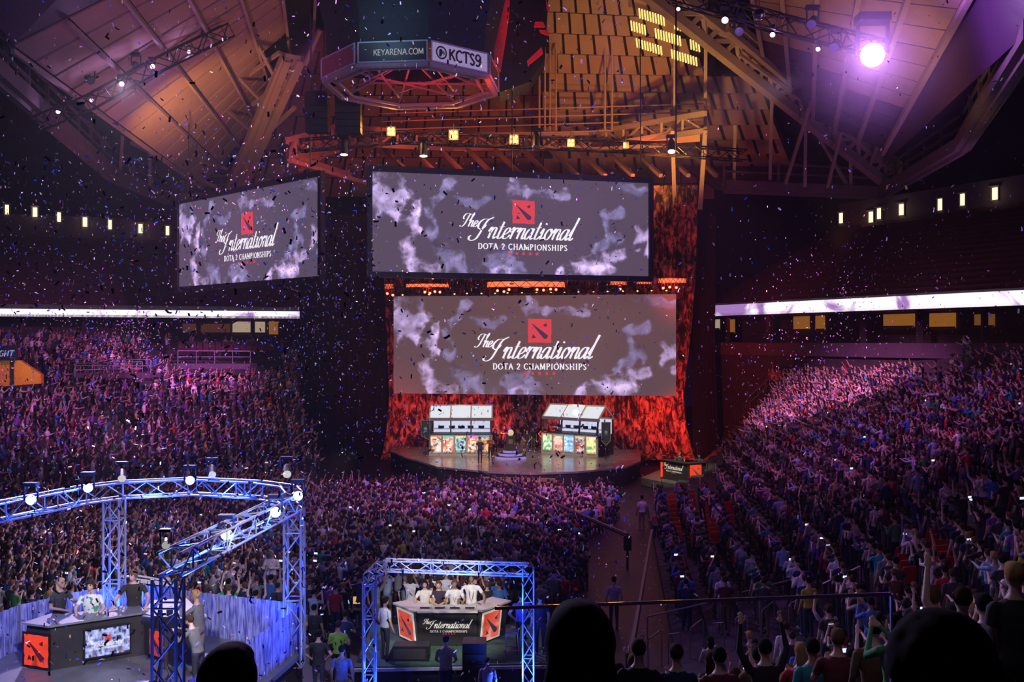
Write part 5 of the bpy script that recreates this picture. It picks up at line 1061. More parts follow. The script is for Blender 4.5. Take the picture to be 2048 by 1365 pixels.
broadcast_camera((-7.95, 22.1, LZ), math.radians(75), 'black broadcast camera on tripod aimed at the hosts')
make_person('guitar', FL(540, 1270, 0)+Vector((-.35, 1.6, .6)), (-8, 24, 1), (.85, .80, .72), (.10, .07, .05), 'person in white shirt behind the blue drape, bald head lit, strap across the waist', None, 1.02, arms=POSES['arms folded'], sleeves='long', hair='bald')
make_person('clap0', (-5.9, 26.8, .5), (-7, 24, 1), (.20, .22, .20), HAIRC['black'], 'person in dark grey beside the white shirted person at the corner column', None, .98, arms=POSES['clapping'])
make_person('up0', (-8.6, 29.2, .3), (0, 70, 1), (.02, .30, .10), HAIRC['brown'], 'cheering person in bright green shirt with both arms raised behind the blue drape', None, 1.02, arms=POSES['raising both arms'])
make_person('up0', (-7.7, 28.9, .3), (0, 70, 1), (.05, .28, .40), HAIRC['black'], 'cheering person in teal shirt with both arms raised beside the green shirt', None, .97, arms=POSES['raising both arms'])
make_person('folded', (-4.75, 26.3, 0), (-2, 60, 1), (.30, .62, .06), HAIRC['dark brown'], 'person in lime green shirt standing between the two studios', None, 1.05, arms=POSES['arms folded'])
make_person('std', (-5.15, 25.6, 0), (-2, 60, 1), (.04, .04, .04), HAIRC['black'], 'person in black patterned jacket left of the lime green shirt', None, 1.02, arms=POSES['hands on hips'])
make_person('std2', (-4.3, 24.3, 0), (-3, 60, 1), (.10, .13, .24), HAIRC['black'], 'person in blue check shirt below the lime green shirt', None, 1.03, arms=POSES['standing with arms at the sides'])
# blue fabric drape on a fence
M_DRAPE = bpy.data.materials.new('blue_drape'); M_DRAPE.use_nodes = True; nt = M_DRAPE.node_tree; b = nt.nodes['Principled BSDF']; tc = nt.nodes.new('ShaderNodeTexCoord'); mp = nt.nodes.new('ShaderNodeMapping'); mp.inputs['Scale'].default_value = (7, 7, .8); nz = nt.nodes.new('ShaderNodeTexNoise'); nz.inputs['Scale'].default_value = 3; nz.inputs['Detail'].default_value = 4
nt.links.new(tc.outputs['Object'], mp.inputs[0]); nt.links.new(mp.outputs[0], nz.inputs['Vector']); cr = nt.nodes.new('ShaderNodeValToRGB'); cr.color_ramp.elements[0].position = .35; cr.color_ramp.elements[0].color = (.05, .06, .26, 1); cr.color_ramp.elements[1].position = .62; cr.color_ramp.elements[1].color = (.30, .32, .66, 1); nt.links.new(nz.outputs['Fac'], cr.inputs[0]); nt.links.new(cr.outputs[0], b.inputs['Base Color']); b.inputs['Roughness'].default_value = .8
def fence(name, label, pts, h, z0):
    o0 = Vector((*pts[0], z0)); e = empty(name, label, 'barrier', o0); vs = []; n = 0
    for (x0, y0), (x1, y1) in zip(pts, pts[1:]):
        L_ = math.hypot(x1-x0, y1-y0); N = int(L_*12)
        for i in range(N+1):
            t = i/N; nx, ny = -(y1-y0)/L_, (x1-x0)/L_; a = .03*math.sin(t*L_*26)+.02*math.sin(t*L_*41); vs.append(Vector((x0+(x1-x0)*t+nx*a, y0+(y1-y0)*t+ny*a, z0))-o0)
    n = len(vs); m = MB(); m.add(vs+[v+Vector((0, 0, h)) for v in vs], [(i, i+1, n+i+1, n+i) for i in range(n-1)]); m.build('cloth', M_DRAPE, e, smooth=True)
    for (x, y) in pts: m = MB(); m.tube(Vector((x, y, z0))-o0, Vector((x, y, z0+h+.02))-o0, .03); m.build('post', M_RAIL, e)
    return e
fence('draped_fence', 'blue lit draped fence curving behind the hosts and camera crew', [(-13.0, 22.6), (-12.6, 24.6), (-11.6, 26.0), (-10.2, 26.6), (-7.8, 25.6), (-5.42, 24.7)], 1.15, LZ)
fence('draped_fence', 'blue lit draped fence running towards the front truss column', [(-5.42, 24.7), (-6.15, 20.9), (-6.6, 18.6)], 1.1, LZ)
# round truss with columns
rt = empty('round_truss', 'blue lit rounded truss ring on columns around the host studio', 'truss', (-9, 22, LZ)); cg = rt; RZ = 5.45
ringp = [(-13.6, 19.8), (-12.15, 22.8), (-11.3, 25.3), (-10.6, 26.2), (-8.9, 26.8), (-6.95, 26.2), (-5.9, 25.4), (-5.5, 24.3), (-6.2, 17.4)]
rp = []
for i in range(len(ringp)-1):
    a, b = ringp[i], ringp[i+1]; tp('ring_section', [(*a, RZ), (*b, RZ)], .42, .03, .5)
for x, y in ((-10.75, 26.0), (-5.5, 24.3), (-6.2, 17.35)): tp('column', [(x, y, 0 if y < 20 else LZ-.3), (x, y, RZ-.2)], .42, .032, .5)
tp('column', [(-13.5, 19.8, 0), (-13.5, 19.8, RZ)], .42, .032, .5)
for p, q, w_ in (((-11.9, 23.6, 4.6), (-11.9, 24, 5.4), 50), ((-9.7, 26.0, 4.7), (-9.8, 26.6, 5.4), 50), ((-7.6, 25.9, 4.7), (-7.6, 26.5, 5.4), 50), ((-5.9, 23.2, 4.9), (-5.7, 22.9, 5.4), 60), ((-6.2, 20.5, 4.8), (-5.9, 20.4, 5.4), 60), ((-6.0, 18.6, 4.6), (-6.1, 18.2, 5.3), 40),
                 ((-10.5, 25.3, 2.0), (-10.7, 26, 3.6), 60), ((-6.0, 23.6, 1.8), (-5.5, 24.3, 3.6), 60), ((-6.2, 16.2, .6), (-6.2, 17.4, 3.2), 90), ((-13, 21.5, 4.8), (-13, 21.4, 5.4), 50)): spot(p, q, BLUE, w_*16, 130, 1, .12)
for i, (px_, py_, d) in enumerate(((62, 1001, 23.0), (176, 977, 25.0), (380, 962, 26.2), (596, 993, 24.0), (551, 1026, 22.2), (453, 1070, 20.0))):
    p = W(px_, py_, d); moving_head(p, (.25, .50, 1.0), 14, 'bright blue lamp on the round truss, %s' % ['far left', 'second from the far left', 'back middle', 'on the right corner', 'just below the right corner', 'nearest the front column'][i], .17, 55, 'blue lamps on the round truss', aim=EYE)
    p2 = p+Vector((0, -.5, 0))
area((-8.5, 20.5, 5.3), (-8.6, 26, 2.2), (.08, .10, 1.0), 95, 3, .4); spot((-5.2, 17, 5), (-5.9, 22, 2.4), (.12, .12, 1), 900, 60, 1, .2); spot((-12, 21, 5.2), (-12.4, 24.5, 2), (.1, .15, 1), 500, 80, 1, .2)
for i, (px_, py_, d) in enumerate(((244, 953, 26.2), (424, 945, 26.6), (574, 944, 25.2), (332, 1088, 17.6))):
    moving_head(W(px_, py_, d), (1, .95, .85), .6 if i != 3 else .35, 'white faced moving lamp standing on the round truss, %s' % ['above the back left column', 'above the back middle', 'above the right corner', 'above the front column'][i], .16 if i != 3 else .11, 0, aim=W(px_, py_+200, d-4))
# jib camera boom behind the hosts
e = empty('camera_crane', 'white and black camera crane head over the drape behind the hosts', 'camera crane', W(262, 1168, 27)); m = MB(); m.beam((0, 0, .1), (1.1, .3, -.12), .09); m.beam((0, 0, .25), (.9, .3, .0), .04); m.build('boom', mat('crane_white', (.7, .7, .72), .4), e); m = MB(); m.box((-.1, 0, .15), (.4, .25, .1)); m.box((.2, 0, -.15), (.12, .1, .5)); m.build('head', M_BLK, e)
for i, (x0, y0, d0, x1, y1, d1_, lab) in enumerate(((958, 943, 56, 1255, 1072, 40, 'long thin black camera crane boom over the floor crowd'), (1304, 1062, 36, 1262, 1305, 27, 'long thin pole of a camera crane at the floor edge'))):
    a = W(x0, y0, d0); b = W(x1, y1, d1_); e = empty('crane_boom', lab, 'camera crane', b); m = MB(); m.tube(b-b, a-b, .10, 6, .05); m.build('boom', mat('boom_metal', (.16, .13, .16), .4, .6), e); m = MB(); m.box((0, 0, -.3), (.3, .3, .6)); m.build('counterweight', M_BLK, e)
    m = MB(); m.tube((0, 0, 0), (0, 0, -b.z), .05); m.build('support', M_STEELD, e)
# ------------------------------------------------------------------ caster box beside the stage
c0 = W(1345, 966, 61.5); KZ = 9.5-(968-CY)/F*61.5; KZ = max(KZ, .3)
m = MB(); P = [W(1282, 958, 63), W(1352, 978, 60), W(1420, 972, 61.5), W(1425, 955, 66), W(1330, 950, 68)]
P = [Vector((p.x, p.y, .55)) for p in P]; m.prism(P, (0, 0, -.5)); e = empty('caster_platform', 'small dark platform beside the stage carrying the caster desk', 'platform', (0, 0, 0)); m.build('deck', mat('grey_deck'), e)
ck = desk('caster_desk', 'two sided black caster desk with glowing red emblem beside the stage', [(9.75, 62.6), (11.05, 60.5), (12.35, 61.2)], .55, 1.2, .5, M_DESK, (0, 0, .55))
on_front(ck, (11.05, 60.5), (12.35, 61.2), 1.2, .12, .20, .92, [M_EMH, M_EMS], off=.06)
m = MB(); m.box((9.72, 62.5, .6), (.12, .12, .95)); m.build('red_edge_strip', M_EMH, ck)
a = Vector((9.75, 62.6, 0)); b = Vector((11.05, 60.5, 0)); u = (b-a).normalized(); to3 = plane_to3(a, u, Vector((0, 0, 1)), Vector((u.y, -u.x, 0))); title(2.4, 1.2, ck, lambda x, y, o: to3(x, y+.28, o+.02), (M_SIGNW, M_EMR, M_EMD), .50, 1.25, False)
make_person('hostC', (10.9, 62.6, .55), (9.5, 50, 1), (.07, .08, .07), HAIRC['fair'], 'fair haired caster in dark suit turned towards the other caster', None, 1.0, arms=(((.36, .08, 1.15), (.40, .32, 1.02)), ((-.32, .08, 1.15), (-.30, .34, 1.02))), hair='phones', head=-.6, lean=.16)
make_person('cam2', (12.2, 62.5, .45), (9.5, 56, 1), (.05, .06, .05), HAIRC['black'], 'dark haired caster in dark suit leaning over the caster desk', None, 1.0, arms=POSES['leaning on the desk'])
# people on stage
for i, (px_, py_, nm, sh, hc_, lab) in enumerate(((960, 927, 'std2', (.06, .05, .04), 'black', 'person in black leaning to the stage floor before the left booth'), (981, 922, 'clap0', (.35, .08, .06), 'fair', 'person in red and white costume with fair hair in front of the last hero print'), (1054, 908, 'std', (.04, .04, .04), 'brown', 'presenter in dark suit to the right of the podium'), (1066, 902, 'std2', (.02, .02, .02), 'black', 'crew person in black between podium and right booth'), (1009, 897, 'folded', (.02, .02, .02), 'black', 'crew person in black left of the trophy stand'), (1086, 899, 'std', (.03, .02, .03), 'black', 'person in black before the first print of the right booth'), (990, 905, 'cam1', (.16, .05, .05), 'brown', 'person in dark red holding a prop beside the left booth'))):
    make_person(nm, FL(px_, py_, SZ), (0, 40, 1) if i not in (1, ) else (-3, 50, 1), sh, HAIRC[hc_], lab, None, 1.0, arms=POSES['clapping'])
# ------------------------------------------------------------------ crew and equipment between the two studios
for i, (px_, py_, nm, key, sh, hc_, sc_, lab) in enumerate((
 (628, 1330, None, 'std2', (.03, .04, .05), 'black', 1.0, 'crew person in dark top at the foot of the corner column'),
 (690, 1345, None, 'folded', (.05, .07, .16), 'dark brown', 1.0, 'crew person in blue shirt left of the cage post, lowest of three'),
 (665, 1240, None, 'std', (.05, .05, .05), 'brown', 1.0, 'crew person in charcoal beside the monitor table'),
 (712, 1215, None, 'std2', (.12, .07, .22), 'black', 1.0, 'crew person in purple top behind the monitor table'),
 (1153, 1078, None, 'std2', (.55, .75, .05), 'black', 1.0, 'person in neon yellow shirt at the right edge of the floor crowd'),
 (1120, 1095, None, 'std', (.06, .16, .55), 'dark brown', 1.0, 'person in blue shirt at the right edge of the floor crowd'),
 (1198, 1072, None, 'std2', (.70, .25, .16), 'brown', 1.0, 'person in salmon shirt standing alone on the dark floor'),
 (1313, 1092, None, 'std', (.72, .20, .16), 'dark brown', 1.0, 'person in orange pink shirt at the foot of the right stand'),
 (1284, 1062, None, 'std2', (.55, .55, .62), 'black', 1.0, 'person in white shirt walking on the dark floor by the right stand'),
 (1228, 1262, None, 'std2', (.40, .40, .48), 'black', 1.0, 'person in pale grey shirt alone on the empty floor'),
 (1060, 1240, None, 'folded', (.03, .03, .04), 'black', 1.0, 'dark clothed person just behind the right cage post'),
 (1130, 1175, None, 'std', (.04, .03, .05), 'dark brown', 1.0, 'dark clothed person at the back corner of the empty floor'))):
    p = FL(px_, py_, 0); 
    make_person(key, p, (0, 70, 1), sh, HAIRC[hc_], lab, None, sc_, arms=POSES['clapping'])
e = empty('monitor_table', 'crew table with glowing monitors between the two studios', 'table', FL(690, 1262, 0)); m = MB(); m.box((0, 0, .74), (1.5, .6, .04)); m.build('tabletop', M_DESK, e)
for a in (-.7, .7):
    for b in (-.25, .25): m = MB(); m.box((a, b, .36), (.04, .04, .72)); m.build('leg', M_STEELD, e)
for k, (dx, c_) in enumerate(((-.45, (.85, .8, .7)), (0, (.4, .7, .9)), (.45, (.9, .5, .15)))):
    t = empty('computer_monitor', '%s glowing monitor on the crew table' % ['cream', 'blue', 'orange'][k], 'monitor', e.location+Vector((dx, .05, .76)), .2*(k-1)); m = MB(); m.box((0, .03, .22), (.42, .03, .28)); m.box((0, .03, .04), (.18, .14, .03)); m.build('shell', M_MON, t); m = MB(); m.box((0, .008, .22), (.38, .01, .24)); m.build('display', glow('crew_display%d' % k, c_, .8, False), t)
# rows of red folding chairs on the floor
def fchair(label, loc, grp):
    if 'fch' in CACHE: o = copy_tree(CACHE['fch'])
    else:
        o = empty('folding_chair', 'x', 'chair'); CACHE['fch'] = o; mt = mat('red_chair', (.50, .02, .03), .5)
        m = MB(); m.box((0, 0, .45), (.42, .40, .04)); m.build('seat', mt, o); m = MB(); m.box((0, -.20, .74), (.42, .03, .28)); m.build('backrest', mt, o)
        for a in (-.19, .19): m = MB(); m.beam((a, .18, 0), (a, -.20, .86), .022); m.beam((a, -.2, 0), (a, .12, .45), .022); m.build('leg_frame', M_STEELD, o)
    o.location = loc; o['label'] = label; o['group'] = grp; return o
for r_, (x0, x1, y, n_, lab) in enumerate(((1090, 1200, 1068, 9, 'red folding chair in the short row at the right edge of the floor crowd'), (1075, 1145, 1205, 6, 'red folding chair in the row right of the truss cage'), (1080, 1150, 1180, 6, 'red folding chair in the second row behind the truss cage'))):
    for k in range(n_): fchair(lab, FL(x0+(x1-x0)*k/(n_-1), y, 0), 'red chairs, row %s' % ['at the crowd edge', 'beside the cage', 'behind the cage'][r_])
# ------------------------------------------------------------------ crowd
STAGE = Vector((1, 70, 2))
SHIRTS = [('black', (.018, .016, .02), 26), ('navy', (.025, .035, .10), 10), ('charcoal', (.05, .05, .055), 14), ('grey', (.26, .26, .27), 10), ('white', (.72, .70, .70), 9), ('blue', (.05, .16, .50), 7), ('red', (.45, .03, .03), 4), ('maroon', (.14, .02, .03), 4), ('teal', (.03, .30, .33), 2), ('green', (.05, .22, .08), 2), ('brown', (.13, .07, .04), 4), ('tan', (.42, .32, .20), 3), ('purple', (.20, .09, .38), 3), ('pale blue', (.35, .50, .70), 3), ('yellow', (.60, .50, .05), 1)]
HAIRS = [('black', 40), ('dark brown', 35), ('brown', 20), ('fair', 4)]
CP = list(POSES)[:8]; CPW = [30, 30, 14, 5, 6, 6, 5, 3]
def inpoly(x, y, P):
    c = False
    for i in range(len(P)):
        x1, y1 = P[i]; x2, y2 = P[i-1]
        if (y1 > y) != (y2 > y) and x < (x2-x1)*(y-y1)/(y2-y1)+x1: c = not c
    return c
# where the photograph shows no crowd
NO_R = [[(1230, 1190), (1640, 1196), (1650, 1245), (1560, 1300), (1230, 1340)], [(1000, 1200), (1262, 1180), (1250, 1400), (1000, 1400)], [(1790, 990), (2060, 880), (2060, 922), (1800, 1030)], [(1370, 960), (1490, 860), (1560, 760), (1470, 760), (1300, 880), (1200, 960)], [(1480, 755), (1500, 690), (1900, 690), (1880, 735), (1740, 738)], [(1640, 700), (1850, 690), (1840, 740), (1640, 745)], [(1280, 900), (1440, 900), (1440, 985), (1280, 990)]]
NO_L = [[(290, 690), (560, 690), (560, 742), (400, 752), (300, 720)], [(600, 640), (760, 640), (780, 940), (640, 930), (598, 760)], [(-20, 700), (85, 720), (95, 770), (-20, 790)], [(180, 792), (300, 862), (290, 875), (170, 812)], [(255, 700), (300, 740), (330, 775), (300, 770), (240, 712)]]
place = []   # (x, y, z, row text, section)
ORD = ['first', 'second', 'third', 'fourth', 'fifth', 'sixth', 'seventh', 'eighth', 'ninth', 'tenth', 'eleventh', 'twelfth', 'thirteenth', 'fourteenth', 'fifteenth', 'sixteenth', 'seventeenth', 'eighteenth', 'nineteenth', 'twentieth', 'twenty-first', 'twenty-second', 'twenty-third', 'twenty-fourth', 'twenty-fifth', 'twenty-sixth', 'twenty-seventh', 'twenty-eighth', 'twenty-ninth', 'thirtieth']
def seat_rows(f, smax, nrow, zones, sec, dens):
    for r in range(nrow):
        t = (r+.45)/nrow; s = 0.0; k = 0
        z = lambda s_: f(s_, r/nrow).z
        while s < smax:
            p = f(s, t); q = f(min(s+.01, smax), t); L_ = max((q-p).length/.01, 1e-3); s += .56/L_; k += 1
            if p.y < 8.0 or (sec == 'right' and p.x < .9): continue
            x, y = PX((p.x, p.y, f(s if s < smax else smax, r/nrow).z+1.2))
            if x < -50 or x > 2098 or y > 1420: continue
            if any(inpoly(x, y, P) for P in zones): continue
            yh = PX((p.x, p.y, f(min(s, smax), r/nrow).z+1.72))[1]
            if sec == 'right' and p.y < 22 and 1150 < x < 1800 and yh < (1290 if x < 1560 else 1290-(x-1560)*.35): continue
            if R.random() > dens(x, y, r): continue
            place.append((p.x+R.uniform(-.08, .08), p.y+R.uniform(-.08, .08), f(min(s, smax), r/nrow).z+.0, r, k, sec))
seat_rows(right_bowl, 6, NROW, NO_R, 'right', lambda x, y, r: (.25 if (y < 745 and x > 1850) else .93) if y > 690 else 0)
seat_rows(left_bowl, 3, NROW, NO_L, 'left', lambda x, y, r: .92 if y > 700 or x < 290 else .25)
FLOORP = [(630, 965), (860, 955), (1228, 968), (1236, 985), (1212, 1010), (1150, 1040), (1180, 1100), (1135, 1150), (1040, 1205), (740, 1175), (640, 1200), (560, 1180), (300, 1180), (60, 1200), (-30, 1170), (-30, 900), (300, 900), (560, 930)]
for iy in range(150):
    for ix in range(150):
        x = -42+ix*.56+(.28 if iy % 2 else 0)+R.uniform(-.14, .14); y = 29.2+iy*.62+R.uniform(-.16, .16)
        if y > 59.5: continue
        px_, py_ = PX((x, y, 1.5))
        if px_ < -40 or px_ > 1260 or not inpoly(px_, py_, FLOORP): continue
        hb = bvL.ray_cast(Vector((x, y, 30)), Vector((0, 0, -1)))
        if hb[0] is not None: continue
        if -16 < x < -4.4 and y < 29.8: continue
        if -4.9 < x < 2.6 and y < 31: continue
        if R.random() > (.93 if y > 38 else .78): continue
        place.append((x, y, 0, iy, ix, 'floor'))
print('CROWD', len(place))
def wchoice(L_, w): return R.choices(L_, weights=w)[0]
place.sort(key=lambda p: p[1])
def in_view(p): x, y = PX((p[0], p[1], p[2]+1.5)); return -10 < x < 2058 and y < 1375
NEAR = []; REST = []
for p in place: (NEAR if (len(NEAR) < 288 and in_view(p)) else REST).append(p)
used_lab = {}
rows_near = {}
for idx, p in enumerate(NEAR):
    x, y, z, r, k, sec = p; sh = wchoice(SHIRTS, [s_[2] for s_ in SHIRTS]); hc_ = wchoice([h_[0] for h_ in HAIRS], [h_[1] for h_ in HAIRS]); pose = wchoice(CP, CPW)
    hair = wchoice(['short', 'long', 'cap'], [78, 12, 10]); slv = wchoice(['short', 'long'], [6, 4])
    rows_near.setdefault((sec, r), []).append(0); n_ = len(rows_near[(sec, r)])
    where = '%s row up in the %s stand' % (ORD[min(r, 29)], sec) if sec != 'floor' else 'on the arena floor crowd edge'
    what = {'short': '%s hair' % hc_, 'long': 'long %s hair' % hc_, 'cap': 'a cap'}[hair]
    what = {'short': '%s hair' % hc_, 'long': 'long %s hair' % hc_.replace('dark ', ''), 'cap': 'cap'}[hair]
    where = '%s row, %s stand' % (ORD[min(r, 29)], sec) if sec != 'floor' else 'floor crowd edge'
    lab = 'person in %s top, %s, %s, %s' % (sh[0], what, pose.replace('standing with ', ''), where)
    if lab in used_lab: 
        lab = 'person in %s top, %s, %s, %s from near end' % (sh[0], pose.replace('standing with ', ''), where.replace(' stand', '').replace(', right', '').replace(', left', ''), ORD[min(n_-1, 29)])
    if lab in used_lab:
        sh2 = SHIRTS[(idx*7) % 15]; sh = sh2; lab = 'person in %s top, %s, %s, %s from near end' % (sh[0], pose.replace('standing with ', ''), where.replace(' stand', '').replace(', right', '').replace(', left', ''), ORD[min(n_-1, 29)])
    used_lab[lab] = 1
    key = 'crowd_%s_%s_%s' % (pose, slv, hair)
    c_ = sh[1]; jit = R.uniform(.8, 1.25)
    make_person(key, (x, y, z), STAGE+Vector((R.uniform(-10, 10), 0, 0)), tuple(min(v*jit, 1) for v in c_), HAIRC[hc_], lab, 'spectators nearest the camera', R.uniform(.92, 1.05), arms=POSES[pose], sleeves=slv, hair=hair, lean=R.choice([0, .08]), voxel=.0145)
    if pose == 'holding up a phone':
        d_ = STAGE-Vector((x, y, z)); a_ = math.atan2(d_.y, d_.x)-PI/2; q_ = rotz((.01, .45, 1.60), a_)+Vector((x, y, z)); e = empty('mobile_phone', 'phone raised by person in %s top, %s, %s from near end' % (sh[0], where.replace(', ', ' of ') if 0 else where, ORD[min(n_-1, 29)]), 'phone', q_, a_)
        m = MB(); m.box((0, 0, 0), (.14, .010, .07)); m.build('case', M_BLK, e); m = MB(); m.box((0, -.007, 0), (.125, .003, .062)); m.build('display', M_PHONE, e)
# the rest of the crowd: one uncountable mass
LOW = []
for pose in CP:
    for slv in ('short', 'long'):
        b, h = figure(POSES[pose], hi=False, sleeves=slv, hair='short'); n0 = len(b.v)
        v = np.array([tuple(q) for q in b.v]+[tuple(q) for q in h.v]); f = [tuple(q) for q in b.f]+[tuple(i+n0 for i in q) for q in h.f]; tg = np.array(b.m+[4]*len(h.f))
        LOW.append((v, f, tg))
AV, AL, ALT, AC = [], [], [], []; off = 0
HV = [HAIRC[h_[0]] for h_ in HAIRS]
PRE = [(v, np.array([i for q in f for i in q]), np.array([len(q) for q in f]), tg) for v, f, tg in LOW]
for x, y, z, r, k, sec in REST:
    pi = CP.index(wchoice(CP, CPW)); v, fl_, fc_, tg = PRE[pi*2+(R.random() < .4)]
    d = STAGE-Vector((x, y, z)); a = math.atan2(d.y, d.x)-PI/2+R.uniform(-.35, .35); s_ = R.uniform(.9, 1.06); ca, sa = math.cos(a)*s_, math.sin(a)*s_
    AV.append(np.stack([v[:, 0]*ca-v[:, 1]*sa+x, v[:, 0]*sa+v[:, 1]*ca+y, v[:, 2]*s_+z], 1)); AL.append(fl_+off); ALT.append(fc_); off += len(v)
    sh = np.array(wchoice(SHIRTS, [q[2] for q in SHIRTS])[1])*R.uniform(.8, 1.3); sk = np.array(R.choice(SKINS)); hr = np.array(HAIRC[wchoice([h_[0] for h_ in HAIRS], [h_[1] for h_ in HAIRS])]); tr_ = np.array(R.choice([(.02, .03, .07), (.015, .015, .02), (.12, .09, .06)]))
    pal = np.array([sk, sh, tr_, (.03, .03, .03), hr, (0, 0, 0), sk]); AC.append(pal[tg])
def big_mesh(name, V, L_, LT, mt, attr, col):
    me = bpy.data.meshes.new(name); me.vertices.add(len(V)); me.vertices.foreach_set('co', V.astype(np.float32).ravel()); me.loops.add(len(L_)); me.loops.foreach_set('vertex_index', L_.astype(np.int32))
    me.polygons.add(len(LT)); st_ = np.concatenate([[0], np.cumsum(LT)[:-1]]); me.polygons.foreach_set('loop_start', st_.astype(np.int32)); me.polygons.foreach_set('loop_total', LT.astype(np.int32))
    me.materials.append(mt); at = me.attributes.new(attr, 'FLOAT_VECTOR', 'FACE'); at.data.foreach_set('vector', col.astype(np.float32).ravel()); me.update(calc_edges=True)
    o = bpy.data.objects.new(name, me); C.objects.link(o); return o
o = big_mesh('crowd', np.concatenate(AV), np.concatenate(AL), np.concatenate(ALT), attr_mat('crowd_cloth', 'tint', .75), 'tint', np.concatenate(AC))
tag(o, 'dense mass of cheering spectators filling the stands and the floor', 'crowd', None, 'stuff')
# phones and camera lights among the crowd
cnt = 0
for p in R.sample(REST, 60):
    x, y, z = p[0], p[1], p[2]
    d = (STAGE-Vector((x, y, z))).normalized(); q = Vector((x, y, z))+d*.42; e = empty('mobile_phone', 'small glowing mobile phone held up in the distant crowd', 'phone', (q.x, q.y, z+1.58), math.atan2(d.y, d.x)-PI/2, group='phones held up in the distant crowd')
    if cnt == 0:
        m = MB(); m.box((0, 0, 0), (.15, .012, .08)); b_ = m.build('case', M_BLK, e); m = MB(); m.box((0, -.008, 0), (.14, .004, .07)); s_ = m.build('display', M_PHONE, e); pm_ = (b_.data, s_.data)
    else:
        for nm, me in (('case', pm_[0]), ('display', pm_[1])): c_ = bpy.data.objects.new(nm, me); C.objects.link(c_); c_.parent = e
    cnt += 1
# ------------------------------------------------------------------ red stadium seats left empty
M_SEAT = mat('red_seat', (.62, .035, .03), .5); M_SEATLIT = mat('red_seat_lit', (.75, .10, .02), .5)  # orange seats are the same red ones with warm light put into the colour
def seat_proto(mt):
    e = empty('stadium_seat', 'x', 'seat'); m = MB(); m.prism([(-.23, .12, .42), (.23, .12, .42), (.23, -.26, .45), (-.23, -.26, .45)], (0, 0, .05)); m.build('cushion', mt, e)
    m = MB(); m.prism([(-.23, -.24, .48), (.23, -.24, .48), (.21, -.34, .92), (-.21, -.34, .92)], (0, .05, 0)); m.build('backrest', mt, e)
    for a in (-.25, .25): m = MB(); m.box((a, -.1, .3), (.04, .35, .6)); m.build('side_frame', M_STEELD, e)
    return e
protos = {}
taken = [(p[0], p[1]) for p in place]
def put_seat(px_, py_, mt, lab, grp):
    q = G(px_, py_)
    if q is None: return
    if mt.name not in protos: protos[mt.name] = seat_proto(mt); o = protos[mt.name]
    else: o = copy_tree(protos[mt.name])
    d = STAGE-q; o.location = q+Vector((0, 0, .02)); o.rotation_euler = (0, 0, math.atan2(d.y, d.x)-PI/2); o['label'] = lab; o['group'] = grp
for c_i, ((x0, y0, x1, y1, n_), mt) in enumerate([((1338, 1010, 1350, 1090, 9), M_SEATLIT), ((1375, 1000, 1388, 1100, 11), M_SEATLIT), ((1405, 985, 1425, 1095, 12), M_SEATLIT), ((1447, 1030, 1470, 1140, 9), M_SEAT), ((1848, 1090, 1878, 1165, 7), M_SEAT), ((1918, 1110, 1935, 1160, 5), M_SEAT), ((1972, 1095, 2004, 1145, 6), M_SEAT), ((1752, 975, 1782, 1000, 5), M_SEAT), ((1728, 1008, 1752, 1030, 4), M_SEAT), ((1792, 1140, 1806, 1185, 4), M_SEAT)]):
    for k in range(n_):
        t = k/(n_-1); put_seat(x0+(x1-x0)*t, y0+(y1-y0)*t+14, mt, '%s stadium seat in the %s empty strip of the right stand from the stage' % ('red painted orange-lit' if mt is M_SEATLIT else 'red', ORD[c_i]), 'empty seats in the %s strip' % ORD[c_i])
# ------------------------------------------------------------------ rails
def rail(name, label, pts, h=1.0, posts=1.4, lower=True, r=.022, wall=None, cat='railing'):
    """pts: world points on the ground"""
    e = empty(name, label, cat, pts[0]); o0 = Vector(pts[0]); m = MB(); P = [Vector(p)-o0+Vector((0, 0, h)) for p in pts]; m.path(P, r*1.2, 6)
    if lower: m.path([p-Vector((0, 0, h*.45)) for p in P], r, 5)
    m.build('rail', M_RAIL, e)
    for j, (a, b) in enumerate(zip(P, P[1:])):
        N = max(1, int((b-a).length/posts))
        for i in range(0 if j == 0 else 1, N+1): p = a.lerp(b, i/N); m = MB(); m.tube(p, p-Vector((0, 0, h)), r, 5); m.build('post', M_RAIL, e)
    if wall:
        m = MB()
        for a, b in zip(P, P[1:]): m.prism([a-Vector((0, 0, h+.6)), b-Vector((0, 0, h+.6)), b-Vector((0, 0, h-wall)), a-Vector((0, 0, h-wall))], (0, .12, 0))
        m.build('kerb_wall', M_FASC, e)
    return e
def GP(*pts): return [g for g in (G(*p) for p in pts) if g and g.y < 110]
rail('handrail', 'long sloping handrail and concrete wall crossing the right stand', GP((1795, 1012), (1860, 985), (1930, 955), (2000, 925), (2060, 900)), .95, 2.2, True, .035, .45)
rail('handrail', 'short handrail low in the middle of the right stand', GP((1700, 1040), (1755, 1015)), .9, 1.2)
rail('handrail', 'short handrail beside the pale lit patch of the right stand', GP((1735, 870), (1790, 848)), .9, 1.5)
rail('handrail', 'thin handrail near the right edge under the red seats', GP((2010, 1125), (2060, 1110)), .9, 1.2)
rail('guard_rail', 'guard rail climbing along the stage end of the right stand', GP((1395, 915), (1440, 880), (1500, 820), (1560, 765)), 1.1, 1.0, True)
rail('guard_rail', 'guard rail along the walkway behind the right stand', GP((1560, 762), (1690, 768), (1790, 775)), 1.1, 1.4)
